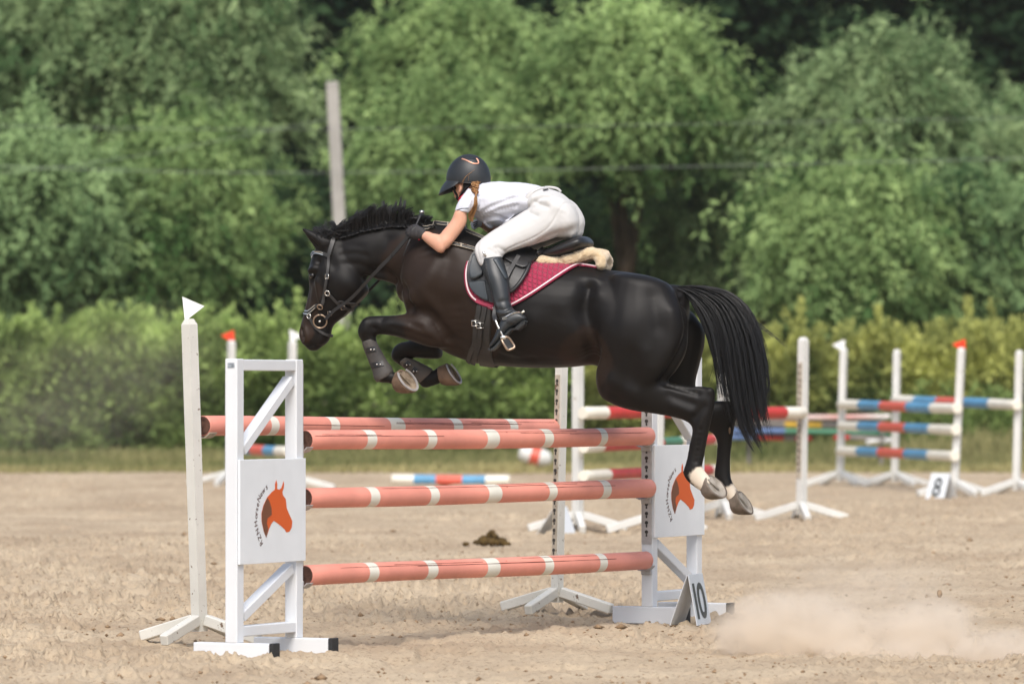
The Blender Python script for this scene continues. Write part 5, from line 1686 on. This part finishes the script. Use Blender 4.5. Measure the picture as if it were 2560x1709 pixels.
NECK = rows('B', [(285, 480, 500, 380, .052, .01), (330, 560, 540, 420, .054, .005), (390, 660, 580, 440, .07, 0)])
LEGBODY = rows('E', [(380, 320, 580, 320, .045, .305), (420, 500, 630, 500, .047, .335), (490, 720, 660, 720, .04, .365), (545, 880, 720, 860, .035, .385)])

bb = MB()
bb.loft(SHIRT, 4, 22, .3, .78); bb.loft(PELVIS, 4, 22, .3, .80)
for mir in (False, True):
    bb.loft(THIGH, 4, 16, .3, .80, mir); bb.loft(BUTT, 4, 16, .3, .62, mir); bb.loft(LEGBODY, 4, 14, .3, .8, mir); bb.loft(FOOT, 3, 12, .3, .72, mir)
bb.loft(SLEEVE, 4, 16, .3, .62); bb.loft(UPARM, 4, 18, .5); bb.loft(FOREARM, 4, 18, .5)
bb.loft(PALM, 4, 16, .5, .86); fist(bb, .86)
bb.loft(HEADR, 5, 22, .5); bb.loft(NECK, 3, 16, .4)
# nose, lips, chin, ear, brow
bb.loft(rows('B', [(182, 470, 215, 455, .012, .012), (163, 515, 215, 520, .016, .012), (176, 540, 215, 545, .014, .012)]), 3, 10, .5)
bb.loft(rows('B', [(184, 570, 215, 560, .022, .012), (186, 590, 220, 585, .020, .012)]), 3, 10, .5)
def ear(mb, mir):
    P = [hz('B', x, y, c) for x, y, c in ((238, 425, .078), (268, 440, .086), (275, 475, .088), (262, 512, .085), (246, 528, .078))]
    if mir: P = [reflect(p - NRM * .01) + NRM * .01 for p in P]
    mb.tube(catmull([tuple(p) for p in P], 4), .0075, 8)
    mb.blob(P[2] - NRM * (.006 if not mir else -.006) - TAN * .006, (.010, .008, .017), 10)
for mir in (False, True): ear(bb, mir)
# far arm: upper arm, forearm, hand with four fingers and a thumb
sh = reflect(hz('B', 480, 560, .15)); wr = hz('H', 1900, 560, -.13); el = hz('H', 2480, 900, -.26)
def limb(mb, pts, rr, seg=14):
    q = catmull([tuple(p) for p in pts], 5)
    t = np.linspace(0, len(pts) - 1, len(q)); mb.tube(q, list(np.interp(t, range(len(pts)), rr)), seg); mb.blob(q[0], [rr[0]] * 3, 12); mb.blob(q[-1], [rr[-1]] * 3, 12)
limb(bb, [sh, (sh + el) / 2, el], [.048, .044, .038]); limb(bb, [el, (el + wr) / 2, wr], [.038, .034, .024])
def farhand(mb, k=1.0):
    limb(mb, [wr, hz('H', 1850, 560, -.125), hz('H', 1800, 575, -.12)], [.022 * k, .026 * k, .024 * k])
    for x0, y0, x1, y1, x2, y2 in ((1800, 500, 1700, 525, 1665, 560), (1800, 545, 1690, 590, 1655, 585), (1790, 585, 1700, 640, 1665, 650), (1790, 620, 1740, 680, 1700, 692)):
        P = [hz('H', x, y, -.10) for x, y in ((x0, y0), (x1, y1), (x2, y2))]
        limb(mb, P, [.0092 * k, .0088 * k, .0078 * k], 10)
    limb(mb, [hz('H', 1860, 530, -.14), hz('H', 1800, 500, -.165), hz('H', 1740, 520, -.17)], [.011 * k, .010 * k, .0085 * k], 10)
farhand(bb, .86)
bm_me = remesh(bb, .0046, 3, .5)
sculpt(bm_me, [('H', [(850, 1235), (930, 1215)], .022, .006, 0), ('H', [(780, 960), (870, 880)], .03, -.004, 0), ('H', [(830, 1040)], .035, .004, 0), ('B', [(196, 470)], .010, -.006, 1), ('B', [(182, 577), (205, 578)], .004, -.003, 1)])
person = placed(bm_me, "person", M['skin'], origin=hz('B', 1300, 900, 0))
tag(person, "rider in white shirt and breeches crouched over the black horse", "rider")

# shirt
sb = MB(); sb.loft(SHIRT, 6, 30, .35, 1.0); sb.loft(SLEEVE, 5, 22, .12, 1.0); sb.loft(SLEEVE, 5, 22, .12, 1.0, True)
sb.loft(rows('B', [(1060, 800, 880, 925, .10, .03), (960, 900, 790, 985, .10, .03), (880, 960, 735, 1000, .09, .03)]), 4, 20, .4)
sb.loft(rows('B', [(640, 900, 545, 880, .05, .04), (660, 960, 570, 925, .05, .04), (690, 990, 615, 985, .03, .04)]), 4, 14, .3)
sm_ = remesh(sb, .0052, 4, .5)
cf = lambda L, r, a: [('B', p, r, a, 0) for p in L]
sculpt(sm_, cf([[(500, 800), (700, 700), (900, 620), (1130, 560)], [(520, 850), (760, 760), (1000, 700)], [(560, 880), (720, 850), (870, 890)], [(1120, 600), (1240, 540), (1340, 500)]], .014, -.009) +
       cf([[(510, 760), (720, 660), (960, 580)], [(540, 830), (740, 730), (960, 660)], [(600, 905), (760, 880), (900, 900)], [(480, 640), (520, 760)]], .016, .008) +
       cf([[(420, 560), (330, 690), (250, 760)], [(470, 600), (420, 700)]], .012, -.006) + cf([[(480, 470), (440, 560), (440, 640)]], .012, -.006) + cf([[(700, 450), (900, 470), (1150, 470)]], .03, .006) + cf([[(650, 820), (740, 835), (860, 900)]], .010, -.008))
V = verts(sm_); N_ = norms(sm_)
setv(sm_, V + N_ * ((fbm(V[:, 0] * 16 + V[:, 2] * 9, V[:, 2] * 22 - V[:, 0] * 6, 3, 71) - .5) * .009)[:, None])
WS = mat("white_cotton_shirt", (.57, .585, .65), .8, .25, bump=.08, bscale=300, bdist=.001, sheen=.15)
WB = mat("offwhite_breeches", (.53, .525, .515), .75, .3, bump=.08, bscale=400, bdist=.001, sheen=.1)
shirt = placed(sm_, "shirt", WS, person)
SHB = bvh_of_world(shirt)
mb = MB(); hstrap(mb, SHB, 'B', [(196, 775), (240, 752), (300, 738), (372, 735)], .004, .0015, .0015); mb.build("sleeve_stripe", M['bluegrey'], shirt)
mb = MB(); mb.tube(catmull([tuple(hz('B', x, y, c)) for x, y, c in ((255, 640, .05), (270, 610, .075), (330, 560, .085), (420, 500, .075))], 5), .010, 8); mb.build("collar", M['redcollar'], shirt, smooth=True)

# breeches
pb_ = MB(); pb_.loft(PELVIS, 6, 30, .45, 1.0)
for mir in (False, True):
    pb_.loft(THIGH, 6, 24, .15, 1.0, mir); pb_.loft(BUTT, 5, 20, .5, 1.0, mir)
pm = remesh(pb_, .0056, 5, .5)
sculpt(pm, cf([[(1130, 735), (1230, 660), (1330, 600), (1430, 590)], [(1160, 780), (1260, 830)], [(1240, 650), (1330, 690), (1400, 715)]], .013, -.010) +
       cf([[(1220, 610), (1320, 570), (1440, 560)], [(1180, 700), (1290, 650), (1410, 640)]], .014, .007) + cf([[(720, 1250), (790, 1330), (830, 1390)], [(760, 1240), (850, 1300)], [(640, 1270), (740, 1330)]], .011, -.007) +
       cf([[(1300, 1180), (1480, 1090), (1700, 1040)]], .03, -.012) + cf([[(880, 1270), (1000, 1215), (1200, 1130), (1380, 1020), (1480, 900), (1560, 760), (1640, 665), (1740, 690)]], .006, -.0045) +
       cf([[(500, 1180), (490, 1280), (520, 1400)]], .008, -.004) + cf([[(1120, 740), (1110, 650), (1170, 560)]], .010, -.008))
V = verts(pm); N_ = norms(pm)
setv(pm, V + N_ * ((fbm(V[:, 0] * 13, V[:, 2] * 15, 3, 81) - .5) * .006)[:, None])
breeches = placed(pm, "breeches", WB, person)
BRB = bvh_of_world(breeches)
mb = MB(); hstrap(mb, BRB, 'B', [(1380, 470), (1300, 478), (1220, 510), (1160, 570), (1120, 660), (1112, 745)], .030, .001, .004); wb = mb.build("waistband", WB, breeches, smooth=True)
mb = MB(); hstrap(mb, BRB, 'B', [(1345, 512), (1410, 500)], .009, .006, .002); mb.build("label_tab", M['black_rubber'], wb)
mb = MB(); mb.tube(catmull([tuple(hz('B', x, y, c)) for x, y, c in ((1370, 462, .03), (1450, 462, .02), (1530, 478, .01), (1580, 520, .0))], 5), .007, 8, flat=.6); mb.build("belt_loop", WB, wb, smooth=True)

# boots
def cuff_boot(mir):
    mb = MB(); mb.loft(BOOT, 6, 24, .10, 1.0, mir); mb.loft(FOOT, 6, 20, .5, 1.0, mir)
    me = remesh(mb, .0052, 3, .5)
    if not mir:
        sculpt(me, [('E', p, r, a, 0) for p, r, a in (([(400, 300), (440, 500), (500, 720), (545, 830)], .007, .005), ([(520, 830), (600, 850), (690, 820)], .010, -.006), ([(530, 870), (620, 880), (710, 850)], .010, .006), ([(560, 930), (640, 900), (700, 870)], .010, -.006), ([(560, 760), (640, 745), (680, 735)], .012, -.004))])
    o = placed(me, "riding_boot", M['boot'], person)
    f = reflect if mir else (lambda p: p)
    sole = MB()
    P = [hz('E', x, y, .394) for x, y in ((845, 960), (770, 1030), (735, 1045), (690, 1055), (635, 1108), (575, 1180), (525, 1236), (480, 1272), (455, 1262))]
    q = [f(Vector(p)) for p in catmull([tuple(p) for p in P], 4)]
    sole.strip(q, [(Vector((0, 0, -1)) + TAN * .75).normalized()] * len(q), .078, .010)
    so_ = sole.build("sole", M['bluegrey'], o)
    hl = MB(); c = f(hz('E', 788, 1008, .394)); ax = (hz('E', 845, 955, 0) - hz('E', 735, 1050, 0)).normalized(); dn = Vector((ax.z, 0, 0)); up = NRM.cross(ax).normalized()
    up = up if up.z < 0 else -up
    hl.box(c, ax, NRM, up, (-.030, .030), (-.034, .034), (-.004, .022), bev=.006); hl.build("heel", M['black_rubber'], so_)
    return o
boot = cuff_boot(False); cuff_boot(True)
BTB = bvh_of_world(boot)
mb = MB(); hstrap(mb, BTB, 'E', [(492, 262), (540, 330), (590, 420), (640, 510)], .030, .0005, .004); mb.build("boot_panel", M['bluegrey'], boot, smooth=True)
mb = MB(); hstrap(mb, BTB, 'E', [(405, 300), (425, 420), (462, 580), (505, 740), (535, 830)], .006, .001, .003); mb.build("zip_cover", M['leather'], boot)
zp, _n = hit(BTB, *zz('E', 405, 275), .004)
mb = MB(); mb.tube([hz('E', 412, 268, .36), hz('E', 396, 240, .362), hz('E', 386, 214, .362)], [.005, .006, .007], 8); mb.build("zip_pull", M['steel'], boot, smooth=True)
# spur
mb = MB(); hstrap(mb, BTB, 'E', [(608, 944), (670, 905), (740, 878), (790, 880)], .0085, .001, .005); sp_ = mb.build("spur", M['steel'], boot)
mb = MB(); mb.tube([hz('E', 795, 882, .392), hz('E', 812, 872, .392), hz('E', 830, 858, .392)], [.005, .005, .0065], 8); mb.build("spur_neck", M['cream'], sp_, smooth=True)
mb = MB(); hstrap(mb, BTB, 'E', [(540, 985), (590, 960), (640, 960), (690, 990), (745, 1020)], .013, .001, .004); mb.build("spur_strap", M['leather'], sp_)
p, nn = hit(BTB, *zz('E', 626, 944), .005); mb = MB(); mb.tube([p + TAN * x + Zv * y for x, y in ((-.012, -.006), (.012, .001), (.010, .009), (-.014, .003), (-.012, -.006))], .0022, 6); mb.build("spur_buckle", M['steel'], sp_)

# gloves
gl = MB(); gl.loft(PALM, 5, 20, .25, 1.0); fist(gl, 1.0)
gm = remesh(gl, .0036, 2, .5)
sculpt(gm, [('H', [(355, 650), (320, 760), (325, 930)], .006, -.003, 0), ('H', [(420, 690), (350, 800), (365, 950)], .004, -.002, 0)])
g1 = placed(gm, "glove", M['glove'], person)
GB = bvh_of_world(g1)
mb = MB()
for k in range(9):
    p, nn = hit(GB, *zz('H', 285 - k * 12, 655 + k * 11), .0005); mb.blob(p, (.0016,) * 3, 6)
mb.build("stitching", M['steel'], g1)
mb = MB(); p, nn = hit(GB, *zz('H', 368, 975), .002, .2); mb.blob(p, (.005, .003, .005), 8); mb.build("tag", M['redcollar'], g1)
gl = MB(); farhand(gl, 1.0); g2 = placed(remesh(gl, .0034, 2, .5), "glove", M['paleglove'], person)
mb = MB()
for a, b in (((1800, 522), (1690, 562)), ((1800, 565), (1690, 620)), ((1800, 602), (1715, 668))):
    mb.tube([hz('H', a[0], a[1], -.083), hz('H', (a[0] + b[0]) / 2, (a[1] + b[1]) / 2, -.0835), hz('H', b[0], b[1], -.088)], .0026, 6)
mb.build("finger_seam", M['glove'], g2)

# helmet
hc = hz('B', 372, 356, .012)
tilt = R(4)
HX = (TAN * math.cos(tilt) - Zv * math.sin(tilt)); HZv = (Zv * math.cos(tilt) + TAN * math.sin(tilt))
def hel(az, el, k=1.0):                                     # az 0 = back of the head, 180 = front
    x = math.cos(az) * math.cos(el); y = math.sin(az) * math.cos(el); z = math.sin(el)
    return hc + HX * (x * .1235 * k) + NRM * (y * .096 * k) + HZv * ((z * .137 if z > 0 else z * .10) * k)
mb = MB()
rs = [[hel(2 * math.pi * a / 40, R(e)) for a in range(40)] for e in (-14, -8, 0, 10, 20, 30, 40, 50, 60, 70, 78, 85, 89)]
mb.rings(rs)
inner = [[hel(2 * math.pi * a / 40, R(e), .955) for a in range(40)] for e in (-14, -4)]
mb.rings([rs[0], inner[0], inner[1]], cap=False)
helmet = mb.build("helmet", M['helmet'], person, smooth=True)
HLB = bvh_of_world(helmet)
mb = MB()
vs = []
for j in range(7):
    t = j / 6
    ring_ = []
    for i in range(21):
        az = R(180 - 74 + 148 * i / 20)
        w_ = math.cos((az - math.pi) / R(148) * math.pi) ** .55 if abs(az - math.pi) < R(73.9) else 0
        base = hel(az, R(-9), 1.0)
        fw = (-HX * math.cos(az - math.pi) + NRM * math.sin(az) * .6).normalized()
        ring_.append(base + fw * ((.052 - .014 * t * w_) * t * w_) - HZv * ((.052 + .020 * t * w_) * t * w_ + .008 * t))
    vs.append(ring_)
K = len(vs[0])
allv = [p for r_ in vs for p in r_]; low = [p - HZv * .004 for p in allv]
fs = []
for j in range(6):
    for i in range(K - 1):
        q = (j * K + i, j * K + i + 1, (j + 1) * K + i + 1, (j + 1) * K + i)
        fs.append(q); fs.append(tuple(len(allv) + x for x in q[::-1]))
for i in range(K - 1):
    q = (6 * K + i, 6 * K + i + 1); fs.append((q[0], q[1], len(allv) + q[1], len(allv) + q[0]))
mb.add(allv + low, fs); mb.build("visor", M['helmet'], helmet, smooth=True)
mb = MB(); mb.tube([hel(2 * math.pi * a / 40, R(-13), 1.006) for a in range(41)], .0035, 6); mb.build("rim", M['leather'], helmet, smooth=True)
mb = MB(); hstrap(mb, HLB, 'B', [(285, 90), (335, 105), (385, 130), (432, 150), (470, 153), (500, 150), (502, 125), (490, 100), (474, 84)], .0085, .0005, .0025, 4); mb.build("trim", M['copper'], helmet, smooth=True)
mb = MB(); sheet(mb, HLB, 'B', [(330, 84), (390, 78), (468, 84)], [(345, 104), (390, 128), (436, 144), (492, 144), (484, 104)], 14, 6, .0003, .001); mb.build("panel", M['helmetpanel'], helmet, smooth=True)
mb = MB()
for P in (((165, 440, .065), (195, 520, .07), (238, 590, .05), (245, 615, .02)), ((400, 420, .088), (330, 480, .092), (275, 560, .075), (245, 612, .03))):
    q = [hz('B', *p) for p in P]; mb.tube(catmull([tuple(p) for p in q], 6), .006, 8, flat=.6)
mb.blob(hz('B', 240, 600, .045), (.014, .012, .016), 12)
mb.build("chin_strap", M['elastic'], helmet, smooth=True)
mb = MB(); mb.loft(rows('B', [(285, 420, 430, 395, .012, .075), (300, 480, 420, 420, .012, .078), (270, 560, 360, 480, .010, .076)]), 4, 14, .4); mb.build("strap_guard", M['elastic'], helmet, smooth=True)

# hair: braid over the shoulder and loose tail below the tie
lines = []
for s in range(160):                                        # hair under the helmet edge
    x0 = rnd.uniform(205, 520); y0 = 395
    q = [hz('B', x0, y0, .073 if x0 < 420 else .055), hz('B', x0 + (400 - x0) * .4, y0 + 25 + rnd.random() * 20, .078), hz('B', 440 + rnd.gauss(0, 18), 415 + rnd.gauss(0, 10), .07)]
    lines.append((catmull([tuple(p) for p in q], 4), .0026, .001))
hair_part("under_hair", lines, M['darkhair'], person)
SH2 = lambda x, y, o: hit(SHB, *zz('B', x, y), o)[0]
bl_ = resample([(480, 385), (480, 430), (468, 490), (462, 560)], 30)
lines = []
for ph in (0, 2.094, 4.189):                                # three plaited strands, each a bundle of hairs
    for s in range(46):
        jx, jy = rnd.gauss(0, .0035), rnd.gauss(0, .003)
        pts = []
        for k in range(30):
            t = k / 29; th = ph + t * 11.5
            c = SH2(*bl_[k], .018) if k > 3 else hz('B', *bl_[k], .085)
            wv = .0125 * (1 - .38 * t)
            pts.append(c + TAN * (wv * 1.25 * math.sin(th) + jx) + NRM * (wv * .6 * math.sin(2 * th) + jy) + Zv * rnd.gauss(0, .0008))
        lines.append((pts, .0022, .0018))
hair_part("braid", lines, M['hair'], person)
c = SH2(464, 560, .016); mb = MB(); mb.tube([c + Zv * .008, c - Zv * .008], .0125, 14); mb.tube([c + Zv * .004, c + Zv * -.002], .0137, 14); mb.build("hair_tie", mat("orange_brown_tie", (.30, .11, .03), .6), person, smooth=True)
TL_ = resample([(462, 565), (455, 640), (420, 740), (375, 800), (375, 850), (400, 905)], 12); TR_ = resample([(470, 565), (485, 640), (480, 720), (450, 800), (430, 860), (425, 915)], 12)
lines = []
for s in range(300):
    v = rnd.random(); e_ = rnd.uniform(.75, 1.02); cz = rnd.gauss(.012, .006); pts = []
    for k in range(12):
        t = min(e_ * k / 11, .999) * 11; i = int(t); fq = t - i
        L_ = TL_[i] * (1 - fq) + TL_[min(i + 1, 11)] * fq; R_ = TR_[i] * (1 - fq) + TR_[min(i + 1, 11)] * fq
        p = L_ * (1 - v) + R_ * v
        pts.append(hz('B', p[0] + 8 * math.sin(v * 17 + k * .4), p[1], .205 - .02 * k / 11 + cz + .006 * math.sin(v * 9)) if k > 4 else SH2(p[0], p[1], .008 + abs(cz)).lerp(hz('B', p[0], p[1], .205 + cz), k / 5))
    lines.append((pts, .0018, .0005))
hair_part("ponytail", lines, M['hair'], person)
lines = []
for pts in ([(370, 380), (375, 330), (372, 280)], [(290, 395), (330, 330), (400, 270), (455, 235)], [(300, 395), (345, 320), (420, 262)], [(640, 385), (665, 340), (680, 310)], [(640, 390), (655, 360), (690, 345)]):
    q = [hit(HLB, *zz('B', x, y), .003, .09)[0] if x < 600 else hz('B', x, y, .0) for x, y in pts]
    lines.append((catmull([tuple(p) for p in q], 5), .0009, .0005))
hair_part("stray_hair", lines, M['hair'], person)
# face: eyes
for mir in (False, True):
    c = hz('B', 200, 468, .042)
    c = reflect(c - NRM * .01) + NRM * .01 if mir else c
    mb = MB(); mb.blob(c, (.011, .011, .011), 12); mb.build("eye", M['eye'], person, smooth=True)

# riding whip, its silver knob above the gloved hand
root = thing("riding_whip", "black riding whip with silver knob above the gloved hand", "whip", hz('H', 430, 300, .05))
k0, k1 = hz('H', 440, 300, .06), hz('H', 215, 800, .16)
d = (k1 - k0)
mb = MB(); mb.tube([k0, k0 + d * .25, k0 + d * .6, k1, k1 + d * 1.1 - NRM * .02], [.010, .0085, .007, .005, .003], 10); mb.build("shaft", M['leather'], root, smooth=True)
mb = MB(); mb.blob(hz('H', 435, 293, .06), (.0145, .0145, .0105), 14); mb.build("knob", M['steel'], root, smooth=True)
# ------------------------------------------------------------------ dust and hazy air
def volume_box(name, label, lo, hi, build):
    mb = MB(); mb.add([(x, y, z) for x in (lo[0], hi[0]) for y in (lo[1], hi[1]) for z in (lo[2], hi[2])],
                      [(0, 1, 3, 2), (4, 6, 7, 5), (0, 4, 5, 1), (2, 3, 7, 6), (0, 2, 6, 4), (1, 5, 7, 3)])
    m = bpy.data.materials.new(name); m.use_nodes = True
    n, l = m.node_tree.nodes, m.node_tree.links
    n.remove(n["Principled BSDF"])
    v = n.new("ShaderNodeVolumePrincipled"); l.new(v.outputs[0], n["Material Output"].inputs["Volume"])
    build(m, n, l, v)
    o = mb.build(name, m, origin=[(a + b) / 2 for a, b in zip(lo, hi)])
    return tag(o, label, name.replace('_', ' '), kind='stuff')

def haze(m, n, l, v):
    v.inputs["Color"].default_value = (.86, .90, .88, 1)
    v.inputs["Density"].default_value = .00022
    v.inputs["Anisotropy"].default_value = .2
volume_box("haze", "pale dusty air over the arena and before the trees", (-165, -3, -1.8), (165, 175, 20), haze)

# sand kicked up behind the horse
def dust(m, n, l, v):
    v.inputs["Color"].default_value = (.95, .87, .76, 1)
    v.inputs["Anisotropy"].default_value = .1
    tc = n.new("ShaderNodeTexCoord")
    def math_(op, a, b=None):
        q = n.new("ShaderNodeMath"); q.operation = op
        for i, x in enumerate((a, b)):
            if x is None: continue
            if isinstance(x, (int, float)): q.inputs[i].default_value = x
            else: l.new(x, q.inputs[i])
        return q.outputs[0]
    tot = None
    # puffs: centre and radii relative to the box centre, strength
    for (cx, cy, cz, rx, ry, rz, st) in PUFFS:
        mp = n.new("ShaderNodeMapping"); mp.vector_type = 'TEXTURE'
        mp.inputs["Location"].default_value = (cx, cy, cz); mp.inputs["Scale"].default_value = (rx, ry, rz)
        l.new(tc.outputs["Object"], mp.inputs[0])
        ln = n.new("ShaderNodeVectorMath"); ln.operation = 'LENGTH'; l.new(mp.outputs[0], ln.inputs[0])
        mr = n.new("ShaderNodeMapRange"); mr.interpolation_type = 'SMOOTHSTEP'
        mr.inputs["From Min"].default_value = 1; mr.inputs["From Max"].default_value = .1; mr.inputs["To Max"].default_value = st
        l.new(ln.outputs["Value"], mr.inputs["Value"])
        tot = mr.outputs[0] if tot is None else math_('ADD', tot, mr.outputs[0])
    t = n.new("ShaderNodeTexNoise"); t.inputs["Scale"].default_value = 4.2; t.inputs["Detail"].default_value = 6; t.inputs["Distortion"].default_value = 1.4
    l.new(tc.outputs["Object"], t.inputs["Vector"])
    r = n.new("ShaderNodeMapRange"); r.inputs["From Min"].default_value = .40; r.inputs["From Max"].default_value = .62; l.new(t.outputs["Fac"], r.inputs["Value"])
    l.new(math_('MULTIPLY', math_('MULTIPLY', tot, r.outputs[0]), 2.6), v.inputs["Density"])

def pv(x, y, Y, c):
    p = va(x, y, Y); return (p.x - c[0], p.y - c[1], p.z - c[2])
lo, hi = (.85, 24.6, -.09), (3.6, 27.2, .62)
cc = [(a + b) / 2 for a, b in zip(lo, hi)]
PUFFS = [(*pv(1815, 1455, 25.7, cc), .50, .45, .27, 8.0), (*pv(1722, 1445, 25.6, cc), .16, .25, .19, 9.0), (*pv(1960, 1465, 25.8, cc), .5, .5, .20, 4.5),
         (*pv(2140, 1455, 25.7, cc), .34, .4, .22, 8.0), (*pv(2100, 1495, 25.4, cc), .9, .5, .10, 4.0), (*pv(2310, 1500, 25.5, cc), .55, .5, .17, 5.0), (*pv(2000, 1395, 26.3, cc), .75, .6, .36, .8)]
volume_box("dust_cloud", "low cloud of sand dust kicked up at the lower right", lo, hi, dust)
lo, hi = (-5.2, 38, -.1), (-1.2, 48, 2.1)
cc = [(a + b) / 2 for a, b in zip(lo, hi)]
PUFFS = [(*pv(180, 880, 43, cc), 1.5, 4, .7, .016), (*pv(330, 800, 43, cc), 1.1, 4, .6, .011), (*pv(60, 980, 43, cc), 1.4, 4, .5, .013)]
volume_box("dust_cloud", "thin veil of dust hanging left of the white flag post", lo, hi, dust)
